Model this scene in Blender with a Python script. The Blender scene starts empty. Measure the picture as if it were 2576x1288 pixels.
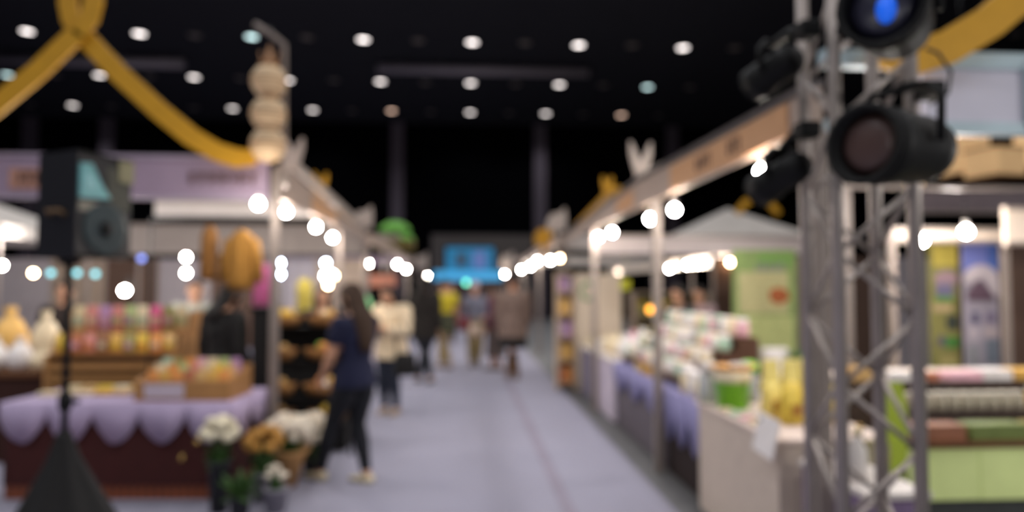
import bpy, bmesh, math, random
import numpy as np
from mathutils import Vector, Matrix, Euler
random.seed(7)
PI = math.pi
SC = bpy.context.scene
COL = SC.collection
# ------------------------------------------------------------------ camera
FPX, CX, CY = 1717.0, 1288.0, 644.0
CAMZ = 1.6
PITCH, YAW = math.atan(76 / FPX), math.atan(118 / FPX)
ROT = Euler((PI / 2 + PITCH, 0, -YAW)).to_matrix()
CAM = Vector((0, 0, CAMZ))
cam = bpy.data.cameras.new('camera')
cam.sensor_width = 36
cam.lens = 36 * FPX / 2576
cam.clip_end = 200
cam.dof.use_dof = True
cam.dof.focus_distance = 0.72
cam.dof.aperture_fstop = 1.72
co = bpy.data.objects.new('camera', cam)
co.location = CAM
co.rotation_euler = (PI / 2 + PITCH, 0, -YAW)
COL.objects.link(co)
SC.camera = co

def ray(px, py): return ROT @ Vector(((px - CX) / FPX, -(py - CY) / FPX, -1))
def atY(px, py, Y):
    d = ray(px, py); return CAM + d * (Y / d.y)
def atX(px, py, X):
    d = ray(px, py); return CAM + d * (X / d.x)
def atZ(px, py, Z):
    d = ray(px, py); return CAM + d * ((Z - CAMZ) / d.z)

# ------------------------------------------------------------------ materials
def lin(c): return tuple(((x / 255) / 12.92 if x / 255 <= .04045 else ((x / 255 + .055) / 1.055) ** 2.4) for x in c)
MATS = {}
def mat(name, rgb, rough=.6, metal=0, noise=.12, scale=30, emit=0, alpha=1, bump=0):
    if name in MATS: return MATS[name]
    m = bpy.data.materials.new(name); m.use_nodes = True
    nt = m.node_tree; b = nt.nodes['Principled BSDF']
    c = lin(rgb)
    b.inputs['Roughness'].default_value = rough
    b.inputs['Metallic'].default_value = metal
    if noise or bump:
        tc = nt.nodes.new('ShaderNodeTexCoord'); n = nt.nodes.new('ShaderNodeTexNoise')
        n.inputs['Scale'].default_value = scale; n.inputs['Detail'].default_value = 3
        nt.links.new(tc.outputs['Object'], n.inputs['Vector'])
        r = nt.nodes.new('ShaderNodeValToRGB')
        lo = tuple(x * (1 - noise) for x in c); hi = tuple(min(1, x * (1 + noise)) for x in c)
        r.color_ramp.elements[0].color = (*lo, 1); r.color_ramp.elements[1].color = (*hi, 1)
        r.color_ramp.elements[0].position = .3; r.color_ramp.elements[1].position = .7
        nt.links.new(n.outputs['Fac'], r.inputs['Fac']); nt.links.new(r.outputs['Color'], b.inputs['Base Color'])
        if bump:
            bp = nt.nodes.new('ShaderNodeBump'); bp.inputs['Strength'].default_value = bump; bp.inputs['Distance'].default_value = .01
            nt.links.new(n.outputs['Fac'], bp.inputs['Height']); nt.links.new(bp.outputs['Normal'], b.inputs['Normal'])
    else:
        b.inputs['Base Color'].default_value = (*c, 1)
    if emit:
        b.inputs['Emission Color'].default_value = (*c, 1); b.inputs['Emission Strength'].default_value = emit
    if name == 'black_plastic': b.inputs['Specular IOR Level'].default_value = .25
    if name.startswith(('hall_wall', 'ceiling_ch')): b.inputs['Specular IOR Level'].default_value = 0
    if alpha < 1: b.inputs['Alpha'].default_value = alpha
    MATS[name] = m
    return m
def glassy(name, rgb, rough=.05, trans=.85):
    if name in MATS: return MATS[name]
    m = mat(name, rgb, rough, 0, 0); m.node_tree.nodes['Principled BSDF'].inputs['Transmission Weight'].default_value = trans
    return m
def stripes(name, c1, c2, scale, axis='X', rough=.6, width=.5):
    """two colours woven or planked across one axis of the object"""
    if name in MATS: return MATS[name]
    m = bpy.data.materials.new(name); m.use_nodes = True; nt = m.node_tree; b = nt.nodes['Principled BSDF']
    tc = nt.nodes.new('ShaderNodeTexCoord'); w = nt.nodes.new('ShaderNodeTexWave'); w.bands_direction = axis
    w.inputs['Scale'].default_value = scale; w.inputs['Distortion'].default_value = .6; w.inputs['Detail'].default_value = 2
    r = nt.nodes.new('ShaderNodeValToRGB'); r.color_ramp.elements[0].color = (*lin(c1), 1); r.color_ramp.elements[1].color = (*lin(c2), 1)
    r.color_ramp.elements[0].position = width - .2; r.color_ramp.elements[1].position = width + .2
    nt.links.new(tc.outputs['Object'], w.inputs['Vector']); nt.links.new(w.outputs['Fac'], r.inputs['Fac'])
    nt.links.new(r.outputs['Color'], b.inputs['Base Color']); b.inputs['Roughness'].default_value = rough
    MATS[name] = m
    return m
def C(rgb, rough=.55):   # plain coloured goods material, one per colour
    return mat('goods_%d_%d_%d' % rgb, rgb, rough, 0, .15, 18)

# ------------------------------------------------------------------ mesh builder
class MB:
    def __init__(s): s.v = []; s.f = []; s.sm = []; s.mi = []; s.k = 0
    def add(s, vs, fs, smooth=False, M=None):
        n = len(s.v)
        s.v += [tuple(M @ Vector(p)) if M is not None else tuple(p) for p in vs]
        for f in fs: s.f.append([i + n for i in f]); s.sm.append(smooth); s.mi.append(s.k)
        return s
    def box(s, c, d, rot=None, bev=.0):
        x, y, z = d[0] / 2, d[1] / 2, d[2] / 2
        M = Matrix.Translation(c)
        if rot: M = M @ Euler(rot).to_matrix().to_4x4()
        if bev:
            b = min(bev, x * .9, y * .9, z * .9); vs = []; idx = {}
            bm = bmesh.new(); bmesh.ops.create_cube(bm, size=1)
            for v in bm.verts: v.co = Vector((v.co.x * d[0], v.co.y * d[1], v.co.z * d[2]))
            bmesh.ops.bevel(bm, geom=list(bm.edges), offset=b, segments=2, profile=.5, affect='EDGES')
            bm.verts.index_update()
            s.add([v.co for v in bm.verts], [[v.index for v in f.verts] for f in bm.faces], False, M); bm.free()
            return s
        vs = [(sx * x, sy * y, sz * z) for sx in (-1, 1) for sy in (-1, 1) for sz in (-1, 1)]
        fs = [(0, 1, 3, 2), (4, 6, 7, 5), (0, 4, 5, 1), (2, 3, 7, 6), (0, 2, 6, 4), (1, 5, 7, 3)]
        return s.add(vs, fs, False, M)
    def tube(s, pts, r, seg=10, cap=True):
        """round bar through points; r one radius or a list"""
        pts = [Vector(p) for p in pts]; n = len(pts)
        rs = r if isinstance(r, (list, tuple)) else [r] * n
        vs = []; up = None
        for i, p in enumerate(pts):
            t = (pts[min(i + 1, n - 1)] - pts[max(i - 1, 0)]).normalized()
            if up is None: up = Vector((0, 0, 1)) if abs(t.z) < .9 else Vector((1, 0, 0))
            a = t.cross(up)
            if a.length < 1e-4: a = t.cross(Vector((0, 1, 0)))
            a.normalize(); b = t.cross(a).normalized(); up = a.cross(t) if True else up
            for j in range(seg):
                q = 2 * PI * j / seg; vs.append(p + (a * math.cos(q) + b * math.sin(q)) * rs[i])
        fs = [(i * seg + j, i * seg + (j + 1) % seg, (i + 1) * seg + (j + 1) % seg, (i + 1) * seg + j) for i in range(n - 1) for j in range(seg)]
        if cap: fs += [tuple(range(seg)), tuple(range((n - 1) * seg, n * seg))]
        return s.add(vs, fs, True)
    def loft(s, rings, cap=True, smooth=True):
        """rings: lists of equally many points"""
        m = len(rings[0]); vs = [p for r in rings for p in r]
        fs = [(i * m + j, i * m + (j + 1) % m, (i + 1) * m + (j + 1) % m, (i + 1) * m + j) for i in range(len(rings) - 1) for j in range(m)]
        if cap: fs += [tuple(range(m)), tuple(range((len(rings) - 1) * m, len(rings) * m))]
        return s.add(vs, fs, smooth)
    def ell(s, rings, seg=16, cap=True):
        """rings (x, y, z, rx, ry)"""
        return s.loft([[(x + rx * math.cos(2 * PI * j / seg), y + ry * math.sin(2 * PI * j / seg), z) for j in range(seg)] for x, y, z, rx, ry in rings], cap)
    def lathe(s, prof, c=(0, 0, 0), seg=18, M=None, cap=True):
        """profile (r, z) turned about z"""
        vs = [(r * math.cos(2 * PI * j / seg), r * math.sin(2 * PI * j / seg), z) for r, z in prof for j in range(seg)]
        n = len(prof)
        fs = [(i * seg + j, i * seg + (j + 1) % seg, (i + 1) * seg + (j + 1) % seg, (i + 1) * seg + j) for i in range(n - 1) for j in range(seg)]
        if cap and prof[0][0] > 1e-5: fs.append(tuple(range(seg)))
        if cap and prof[-1][0] > 1e-5: fs.append(tuple(range((n - 1) * seg, n * seg)))
        MM = Matrix.Translation(c) @ (M if M is not None else Matrix())
        return s.add(vs, fs, True, MM)
    def ball(s, c, r, seg=12, rings=8):
        rx, ry, rz = r if isinstance(r, (tuple, list)) else (r, r, r)
        prof = [(max(1e-6, math.sin(PI * i / rings)), -math.cos(PI * i / rings)) for i in range(rings + 1)]
        M = Matrix.Translation(c) @ Matrix.Diagonal((rx, ry, rz, 1))
        return s.lathe(prof, (0, 0, 0), seg, M)
    def prism(s, poly, t, plane='xz', off=0):
        """outline in a plane given real thickness t along the third axis"""
        def P(a, b, d): return {'xz': (a, d, b), 'yz': (d, a, b), 'xy': (a, b, d)}[plane]
        n = len(poly)
        vs = [P(a, b, off - t / 2) for a, b in poly] + [P(a, b, off + t / 2) for a, b in poly]
        fs = [tuple(range(n)), tuple(range(n, 2 * n))] + [(i, (i + 1) % n, n + (i + 1) % n, n + i) for i in range(n)]
        return s.add(vs, fs)
    def ribbon(s, pts, w, t, plane='xz', off=0):
        """flat bar of width w (or list) and thickness t bent along pts in a plane"""
        n = len(pts); ws = w if isinstance(w, (list, tuple)) else [w] * n
        rings = []
        for i, (a, b) in enumerate(pts):
            p0, p1 = pts[max(0, i - 1)], pts[min(n - 1, i + 1)]
            tx, ty = p1[0] - p0[0], p1[1] - p0[1]; l = math.hypot(tx, ty) or 1; nx, ny = -ty / l, tx / l
            h = ws[i] / 2; q = []
            for sgn, d in ((-1, -t / 2), (1, -t / 2), (1, t / 2), (-1, t / 2)):
                aa, bb, dd = a + nx * h * sgn, b + ny * h * sgn, off + d
                q.append({'xz': (aa, dd, bb), 'yz': (dd, aa, bb), 'xy': (aa, bb, dd)}[plane])
            rings.append(q)
        return s.loft(rings, True, False)
    def mesh(s, name):
        me = bpy.data.meshes.new(name); me.from_pydata(s.v, [], s.f)
        me.polygons.foreach_set('use_smooth', s.sm); me.polygons.foreach_set('material_index', s.mi); me.update()
        bm = bmesh.new(); bm.from_mesh(me); bmesh.ops.recalc_face_normals(bm, faces=bm.faces); bm.to_mesh(me); bm.free()
        return me

def link(name, me, mats, parent=None):
    o = bpy.data.objects.new(name, me); COL.objects.link(o)
    for m in (mats if isinstance(mats, (list, tuple)) else [mats]): me.materials.append(m)
    if parent is not None: o.parent = parent
    return o
def part(name, mb, m, parent, label=None):
    o = link(name, mb.mesh(name), m, parent)
    if label: o['label'] = label
    return o
LABELS = {}
def tag(o, label, cat, group=None):
    o['label'] = label; o['category'] = cat
    if group: o['group'] = group
    LABELS.setdefault(label, []).append(o.name)
    return o
def thing(name, label, cat, loc=(0, 0, 0), rz=0, group=None):
    o = bpy.data.objects.new(name, None); COL.objects.link(o); o.empty_display_size = .1
    o.location = loc; o.rotation_euler = (0, 0, rz)
    return tag(o, label, cat, group)
def single(name, mb, m, label, cat, loc=(0, 0, 0), rz=0, group=None):
    o = link(name, mb.mesh(name), m); o.location = loc; o.rotation_euler = (0, 0, rz)
    return tag(o, label, cat, group)
def struct(name, mb, m):
    o = link(name, mb.mesh(name), m); o['kind'] = 'structure'; return o
def dup(root, loc, rz, label, group=None):
    r = root.copy(); COL.objects.link(r); r.location = loc; r.rotation_euler = (0, 0, rz); r['label'] = label
    LABELS.setdefault(label, []).append(r.name)
    if group: r['group'] = group
    for ch in list(root.children):
        c = ch.copy(); COL.objects.link(c); c.parent = r
        for g in list(ch.children):
            d = g.copy(); COL.objects.link(d); d.parent = c
    return r
ORD = ['first', 'second', 'third', 'fourth', 'fifth', 'sixth', 'seventh', 'eighth', 'ninth', 'tenth', 'eleventh', 'twelfth', 'thirteenth', 'fourteenth']
def pointlight(loc, w, col=(1, .93, .85), r=.04, name='fill_light'):
    l = bpy.data.lights.new(name, 'POINT'); l.energy = w; l.color = col; l.shadow_soft_size = r
    o = bpy.data.objects.new(name, l); o.location = loc; COL.objects.link(o)
# unseen fill lamps added behind and beside the camera to brighten the stall fronts
for lx, ly, lz, lw in ((-4.5, -1.6, 2.5, 70), (-1.5, -2.2, 2.5, 50), (1.6, -2.2, 2.5, 50), (4.9, .2, 2.4, 130), (7, .8, 2.5, 70)): pointlight((lx, ly, lz), lw, (1, .97, .95), .12)
def spotlight(loc, w, col, ang=2.4, r=.2):
    l = bpy.data.lights.new('ceiling_spot', 'SPOT'); l.energy = w; l.color = col; l.spot_size = ang; l.spot_blend = .6; l.shadow_soft_size = r
    o = bpy.data.objects.new('ceiling_spot', l); o.location = loc; COL.objects.link(o)

# ------------------------------------------------------------------ shared materials
ALU = mat('aluminium', (168, 158, 152), .42, .6, .06, 8)
PROFILE = mat('booth_profile', (146, 134, 127), .45, .25, .05, 8)
WHITE = mat('white_board', (214, 206, 200), .6, 0, .04, 6)
LAV = mat('lavender_cloth', (170, 154, 184), .85, 0, .10, 60, bump=.2)
LAVB = mat('blue_lavender_cloth', (136, 132, 176), .85, 0, .10, 60, bump=.2)
MAROON = mat('maroon_cloth', (62, 18, 16), .9, 0, .2, 40, bump=.2)
BLACKC = mat('black_cloth', (16, 14, 14), .9, 0, .2, 40)
BLACKP = mat('black_plastic', (9, 9, 10), .6, 0, .1, 30)
WOOD = stripes('honey_wood', (150, 104, 56), (178, 130, 76), 6, 'Y', .5)
DWOOD = stripes('dark_wood', (76, 44, 20), (104, 64, 30), 6, 'Y', .5)
YELLOW = mat('yellow_gable_paint', (206, 152, 28), .5, 0, .06, 10)
CREAM = mat('cream_lantern', (222, 190, 150), .6, 0, .1, 40)
GREYC = mat('grey_skirt', (104, 96, 104), .9, 0, .1, 40)
BEIGE = mat('beige_counter', (204, 188, 174), .7, 0, .05, 10)
BULB = mat('bulb_glow', (255, 244, 232), .3, 0, 0, emit=380)
BULBB = mat('bulb_glow_cool', (196, 220, 255), .3, 0, 0, emit=160)
BULBD = mat('bulb_glow_warm', (255, 214, 170), .3, 0, 0, emit=60)
WIRE = mat('wire_black', (18, 18, 18), .5, 0, 0)

# ------------------------------------------------------------------ hall
X0, X1, Y0, Y1, ZC = -22, 22, -7, 33.5, 9.6
struct('floor', MB().box(((X0 + X1) / 2, (Y0 + Y1) / 2, -.05), (X1 - X0, Y1 - Y0, .1)), mat('hall_floor_grey', (92, 92, 94), .6, 0, .08, 3))
hallblack = mat('hall_wall_black', (5, 5, 7), .9, 0, .1, 2)
struct('ceiling', MB().box(((X0 + X1) / 2, (Y0 + Y1) / 2, ZC + .05), (X1 - X0, Y1 - Y0, .1)), mat('ceiling_charcoal', (38, 38, 43), .9, 0, .05, 2))
struct('wall_back', MB().box((0, Y1 + .05, ZC / 2), (X1 - X0, .1, ZC)), hallblack)
struct('wall_front', MB().box((0, Y0 - .05, ZC / 2), (X1 - X0, .1, ZC)), hallblack)
struct('wall_left', MB().box((X0 - .05, (Y0 + Y1) / 2, ZC / 2), (.1, Y1 - Y0, ZC)), hallblack)
struct('wall_right', MB().box((X1 + .05, (Y0 + Y1) / 2, ZC / 2), (.1, Y1 - Y0, ZC)), hallblack)
pil = mat('pilaster_plum_grey', (70, 62, 72), .8, 0, .05, 4)
for i, px in enumerate((75, 270, 1000, 1358, 1690)):
    p = atY(px, 500, Y1)
    struct('trim_%d' % (i + 1), MB().box((p.x, Y1 - .14, ZC / 2), (.62, .26, ZC - .02)), pil)
p0, p1 = atY(1085, 590, Y1), atY(1340, 720, Y1)
struct('trim_6', MB().box(((p0.x + p1.x) / 2, Y1 - .05, p0.z / 2), (p1.x - p0.x, .08, p0.z)), mat('gallery_grey', (74, 68, 66), .8, 0, .05, 4))
# carpet: the aisle runner and the cross aisle are one continuous fitted carpet
carpet = mat('lavender_grey_carpet', (143, 141, 157), .95, 0, .05, 90, bump=.15)
c = MB().box((-10.2, 13.2, .004), (23.4, 40.2, .008))
struct('floor_carpet', c, carpet)
struct('floor_seam_strip', MB().box((.74, 12.8, .0095), (.10, 32.6, .003)), mat('seam_plum', (133, 126, 141), .9, 0, .08, 40))

# ------------------------------------------------------------------ ceiling lights
lampA = mat('downlight_on', (255, 244, 240), .4, 0, 0, emit=4.4)
lampT = mat('downlight_on_cool', (214, 246, 246), .4, 0, 0, emit=3.2)
lampW = mat('downlight_on_warm', (255, 214, 190), .4, 0, 0, emit=3.2)
lampO = mat('downlight_off', (116, 104, 100), .4, 0, .05, 10)
rimm = mat('downlight_rim', (60, 58, 60), .5, 0, 0)
ON = {'nearest': [(68, 76), (351, 82), (633, 90), (914, 97), (1188, 104), (1456, 111), (1718, 118)],
      'middle': [(18, 186), (250, 187), (488, 192), (725, 200), (957, 203), (1184, 207), (1407, 211), (1629, 217)],
      'farthest': [(183, 263), (383, 268), (585, 271), (787, 275), (985, 277), (1183, 281), (1373, 284), (1563, 288)]}
OFF = {'nearest': [(490, 87), (772, 92), (1052, 100), (1321, 106), (1590, 112), (1848, 119), (2556, 84)],
       'middle': [(137, 187), (375, 190), (605, 195), (840, 200), (1070, 206), (1297, 210), (1518, 213), (1735, 218)],
       'farthest': [(75, 262), (280, 266), (487, 270), (886, 277), (1084, 280), (1281, 283), (1467, 287), (1657, 290)]}
def downlight_proto(m, label):
    t = thing('ceiling_downlight', label, 'ceiling light')
    part('rim', MB().lathe([(.22, .0), (.22, -.05), (.18, -.05), (.18, -.0)]), rimm, t)
    part('lens', MB().lathe([(.001, -.045), (.13, -.042), (.178, -.03)]), m, t)
    return t
protos = {}
for row in ON:
    for st, tab in (('on', ON), ('off', OFF)):
        for i, (px, py) in enumerate(tab[row]):
            p = atZ(px, py, ZC - .001)
            k = 'off' if st == 'off' else ('warm' if (row, i) in (('farthest', 4), ('farthest', 7)) else 'cool' if (row, i) in (('middle', 0), ('middle', 7), ('nearest', 2)) else 'on')
            n = ORD[i] + ' from the left'
            lab = ('lit round ceiling downlight, %s, %s row' if st == 'on' else 'unlit dark round ceiling downlight, %s among unlit ones, %s row') % (n, row)
            if k not in protos:
                o = protos[k] = downlight_proto({'on': lampA, 'cool': lampT, 'warm': lampW, 'off': lampO}[k], lab); o.location = p
            else: o = dup(protos[k], p, 0, lab)
            o['group'] = 'lit ceiling downlights' if st == 'on' else 'unlit ceiling downlights'
            if st == 'on' and k != 'warm': spotlight((p.x, p.y, ZC - .12), 300, (.97, .97, 1))
for y in (13, 7.5, 2, -3.5):   # the same rows of hall lights going on overhead
    for x in (-15, -10.5, -6.5, -2.5, 1.5, 5.5, 10, 15): spotlight((x, y, ZC - .12), 300, (.97, .97, 1))
duct = mat('duct_grey', (120, 114, 124), .6, .2, .05, 6)
for (a, b, lab) in (((-60, 148), (462, 160), 'grey ceiling duct on the side above the yellow gable'), ((950, 172), (1480, 182), 'grey ceiling duct in the middle of the dark ceiling')):
    q0, q1 = atZ(*a, 9.3), atZ(*b, 9.3)
    d = thing('ceiling_duct', lab, 'duct', (q0 + q1) / 2, math.atan2((q1 - q0).y, (q1 - q0).x))
    L = (q1 - q0).length
    part('duct_body', MB().tube([(-L / 2, 0, 0), (L / 2, 0, 0)], .17, 14), duct, d)
    hang = MB()
    for k in range(5): hang.tube([(-L / 2 + L * (k + .5) / 5, 0, .17), (-L / 2 + L * (k + .5) / 5, 0, .298)], .015, 6)
    part('hanger_rods', hang, duct, d)
# ------------------------------------------------------------------ gables with crossed horns
GP = [(205, 84), (300, 186), (400, 278), (480, 343), (545, 382), (595, 398), (632, 396), (652, 372)]
GA = atY(205, 84, 5.9)
HALF = [((p := atY(a, b, 5.9)).x - GA.x, p.z - GA.z) for a, b in GP]            # one leg, from the crossing outwards
HORN = [((p := atY(a, b, 5.9)).x - GA.x, p.z - GA.z) for a, b in ((205, 96), (232, 52), (243, 8), (238, -40), (222, -84), (214, -112))]
def big_gable(cx, cy, cz, label):
    t = thing('roof_gable', label, 'roof gable', (cx, cy, cz))
    for s in (1, -1):
        part('gable_leg', MB().ribbon([(s * a, b) for a, b in HALF], [.16] * 6 + [.14, .06], .035, 'xz', .02 * s), YELLOW, t)
        part('horn', MB().ribbon([(s * a, b) for a, b in HORN], [.12, .15, .15, .13, .09, .02], .035, 'xz', -.02 * s), YELLOW, t)
    return t
big_gable(GA.x, 5.88, GA.z, 'large curved yellow roof gable with crossed horns above the lavender stall front')
big_gable(3.38, 3.03, GA.z - .02, 'curved yellow roof gable reaching over the pale grey stall front beside the truss')
def horns(t, m, x0, z0, h, w, off):
    """a pair of horns opening like a V, facing along the aisle"""
    for s in (1, -1):
        part('horn', MB().ribbon([(x0 - s * .05 * h, z0), (x0 + s * .08 * h, z0 + .35 * h), (x0 + s * .20 * h, z0 + .7 * h), (x0 + s * .27 * h, z0 + h)], [w * .8, w * .75, w * .55, w * .15], .03, 'xz', off + .018 * s), m, t)
def side_gable(x, y, z, h, m, label, legs=(), w=.12):
    t = thing('roof_gable', label, 'roof gable', (x, y, z))
    for (dy, dz) in legs: part('gable_leg', MB().ribbon([(0, 0), (dy * .5, dz * .45), (dy, dz)], w * .8, .03, 'yz', .018 * (1 if dy > 0 else -1)), m, t)
    horns(t, m, 0, -.02, h, w, 0)
    return t
WGAB = mat('white_gable_paint', (196, 182, 172), .55, 0, .06, 10)
def gable_at(px, py, X, ptop, m, label, legs, w):
    p, q = atX(px, py, X), atX(px, ptop, X)
    return side_gable(X, p.y, p.z, max(.2, q.z - p.z), m, label, legs, w)
gable_at(1612, 452, 1.80, 352, WGAB, 'white gable with a V of horns rising behind the tan fascia', ((4.6, -.2), (-1.2, -.05)), .13)
gable_at(738, 418, -1.76, 340, WGAB, 'white gable horns just behind the tiered lantern on the corner post', ((4.4, -.2), (-.2, -.02)), .13)
gable_at(1528, 486, 2.15, 440, YELLOW, 'small yellow gable horns beyond the white V on the lane side with the truss', ((3.6, -.3), (-.9, -.08)), .13)
gable_at(806, 486, -2.15, 430, YELLOW, 'small yellow gable horns above the fascia behind the tiered lantern', ((3.6, -.3), (-.9, -.08)), .13)
def round_finial(px, py, Y, s, m, label):
    p = atY(px, py, Y); t = thing('roof_finial', label, 'roof finial', p)
    part('finial_plate', MB().prism([(-.5 * s, -.6 * s), (.45 * s, -.6 * s), (.5 * s, .1 * s), (.42 * s, .65 * s), (.1 * s, .35 * s), (-.3 * s, .3 * s), (-.55 * s, -.1 * s)], .05), m, t)
    part('finial_post', MB().box((0, 0, -.6 * s - .12), (.05, .05, .24)), m, t)
round_finial(915, 546, 11.55, .30, WGAB, 'pale curled finial on the end of the long fascia by the green parasol')
round_finial(1402, 552, 11.6, .32, WGAB, 'pale rounded finial at the far end of the tan fascia')
round_finial(1368, 590, 13.2, .34, YELLOW, 'yellow roof finial just past the end of the tan fascia')
round_finial(1060, 655, 26, .5, WGAB, 'tiny pale finial far down the aisle beside the nearest cluster of bulbs')
round_finial(1276, 652, 26, .5, WGAB, 'tiny pale finial far down the aisle by the blue screen')
# small yellow gable and white roofs seen under the fascia on the side with the truss
t = thing('roof_gable', 'small yellow inverted V gable in the distance under the tan fascia', 'roof gable', atY(1906, 498, 15))
for s in (1, -1): part('gable_leg', MB().ribbon([(0, 0), (s * .28, -.09), (s * .5, -.36)], .15, .05, 'xz', .03 * s), YELLOW, t)

# ------------------------------------------------------------------ stall frames
LX, RX = -1.63, 1.67
LPAN = mat('fascia_lavender', (158, 138, 158), .6, 0, .04, 5)
OPAN = mat('fascia_tan', (206, 156, 112), .6, 0, .06, 6)
LETT = mat('fascia_lettering', (92, 62, 52), .6, 0, 0)
RAIL = mat('fascia_rail', (182, 168, 186), .45, .3, .04, 5)
GBOARD = mat('fascia_greige', (176, 156, 142), .6, 0, .05, 5)
def lettering(rows, plane, off, h, parent):
    """worn sign writing too blurred to read: short strokes, one part for each word"""
    rnd = random.Random(3)
    for u0, u1, v in rows:
        b = MB(); u = u0
        while u < u1:
            w = rnd.uniform(.03, .07); b.prism([(u, v), (u + w * .5, v), (u + w * .5, v + h + .002), (u, v + h + .002)], .006, plane, off)
            if rnd.random() < .7: b.prism([(u, v + h * .4), (u + w, v + h * .4), (u + w, v + h * .55), (u, v + h * .55)], .006, plane, off)
            u += w + .03
        b.prism([(u0, v + h), (u - .03, v + h), (u - .03, v + h + .012), (u0, v + h + .012)], .006, plane, off)
        part('lettering', b, LETT, parent)
def post(par, x, y, h=2.62): return part('post', MB().box((x, y, h / 2), (.07, .07, h), bev=.008), PROFILE, par)
lb = thing('market_stall', 'stall frame with lavender front fascia under the large yellow gable', 'stall frame')
for x, y in ((LX, 6.0), (LX, 9.0), (LX, 11.5), (-6.9, 6.0), (-4.3, 11.5)): post(lb, x, y, 2.32 if (x, y) != (LX, 6.0) else 2.62)
lp = part('fascia_panel', MB().box((-4.28, 6.0, 2.53), (5.16, .03, .32)), LPAN, lb)
for z in (2.705, 2.355): part('fascia_rail', MB().box((-4.28, 6.0, z), (5.16, .06, .03)), RAIL, lb)
DOR = mat('fascia_dusty_orange', (186, 138, 118), .6, 0, .06, 6)
for x, w in ((-5.35, 2.6), (-3.45, .75)): part('printed_strip', MB().box((x, 5.978, 2.505), (w, .008, .17)), DOR, lp)
lettering(((-3.75, -3.15, 2.46), (-2.35, -1.8, 2.47), (-6.0, -4.4, 2.46)), 'xz', 5.97, .09, lp)
GB_L = [(6.05, 2.36), (11.5, 2.36), (11.5, 2.44), (6.4, 2.66), (6.05, 2.66)]
gl = part('gable_board', MB().prism(GB_L, .04, 'yz', LX), GBOARD, lb)
part('printed_strip', MB().prism([(7.3, 2.40), (8.6, 2.40), (8.6, 2.52), (7.3, 2.57)], .012, 'yz', LX + .026), OPAN, gl)
rb = thing('market_stall', 'stall frame with long tan fascia sloping down the aisle behind the truss', 'stall frame')
for x, y in ((RX, 3.12), (RX, 5.85), (RX, 8.75), (RX, 11.5), (6.6, 3.12), (4.9, 11.5)): post(rb, x, y, 2.34)
GB_R = [(3.1, 2.35), (11.5, 2.35), (11.5, 2.42), (6.4, 2.60), (3.1, 2.545)]
gr = part('gable_board', MB().prism(GB_R, .04, 'yz', RX), GBOARD, rb)
part('printed_strip', MB().prism([(3.35, 2.365), (5.35, 2.365), (5.35, 2.555), (3.35, 2.535)], .012, 'yz', RX - .026), OPAN, gr)
part('printed_strip', MB().prism([(6.6, 2.38), (7.3, 2.38), (7.3, 2.52), (6.6, 2.55)], .012, 'yz', RX - .026), OPAN, gr)
lettering(((3.95, 4.15, 2.41), (4.45, 4.7, 2.41)), 'yz', RX - .034, .08, gr)
part('fascia_rail', MB().ribbon([(3.1, 2.565), (6.4, 2.625), (11.5, 2.445)], .035, .07, 'yz', RX), mat('rail_dark_grey', (92, 86, 86), .5, .3, .05, 5), rb)
part('front_panel', MB().box((4.4, 3.12, 2.52), (4.4, .03, .26)), mat('fascia_cool_grey', (206, 204, 218), .6, 0, .04, 5), rb)
TEALR = mat('rail_teal_grey', (172, 192, 200), .45, .1, .05, 5)
for z, h in ((2.69, .08), (2.36, .06)): part('front_rail', MB().box((4.15, 3.12, z), (4.9, .06, h)), TEALR, rb)
part('joint_strip', MB().box((2.73, 3.09, 2.52), (.05, .02, .34)), TEALR, rb)
part('printed_strip', MB().box((2.95, 3.1, 2.52), (.14, .01, .2)), mat('fascia_dusty_orange', (186, 138, 118)), rb)
# frames further down the aisle
for sx, x, nm in ((-1, LX, 'lavender'), (1, RX, 'tan')):
    for k, (ya, yb) in enumerate(((11.75, 20), (20.3, 29.5))):
        f = thing('market_stall', 'plain market stall %s behind the stall with %s fascia' % (('next', 'farthest away')[k], nm), 'stall frame')
        for y in (ya, (ya + yb) / 2, yb): post(f, x + sx * .056, y, 2.3)
        ym = ya + (2.0, 4.0)[k]
        part('gable_board', MB().prism([(ya, 2.32), (yb, 2.32), (yb, 2.40), (ym, 2.55), (ya, 2.48)], .04, 'yz', x), GBOARD, f)
        part('front_panel', MB().box((x + sx * 2.2, ya, 2.36), (4.3, .03, .26)), LPAN if sx < 0 else WHITE, f)
# inner boards and cloth ceilings, lit by the bulbs below them
def board(label, px0, py0, px1, py1, Y, m, t=.04, name='fascia_board', legs=(-1, 1)):
    a, b = atY(px0, py0, Y), atY(px1, py1, Y)
    w, h = b.x - a.x, a.z - b.z
    o = thing(name, label, 'fascia board', ((a.x + b.x) / 2, Y, (a.z + b.z) / 2))
    part('board_panel', MB().box((0, 0, 0), (w, t, h)), m, o)
    for s in (-1, 1): part('edge_rail', MB().box((0, -t / 2 - .011, s * (h / 2 - .015)), (w, .02, .03)), PROFILE, o)
    if legs:   # legs down to the floor
        z = -(a.z + b.z) / 2
        for s in legs: part('post', MB().box((s * (w / 2 + .03), 0, (z + h / 2) / 2), (.05, .05, h / 2 - z)), PROFILE, o)
    return o
def inner_board(st, px0, py0, px1, py1, Y, m):
    a, b = atY(px0, py0, Y), atY(px1, py1, Y); x0, x1 = a.x, b.x
    if st is lb: x1 = LX - .04
    else: x0 = RX + .04
    q = part('inner_fascia', MB().box(((x0 + x1) / 2, Y, (a.z + b.z) / 2), (x1 - x0, .04, a.z - b.z)), m, st)
    part('edge_rail', MB().box(((x0 + x1) / 2, Y - .031, a.z - .015), (x1 - x0, .02, .03)), PROFILE, q)
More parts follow.
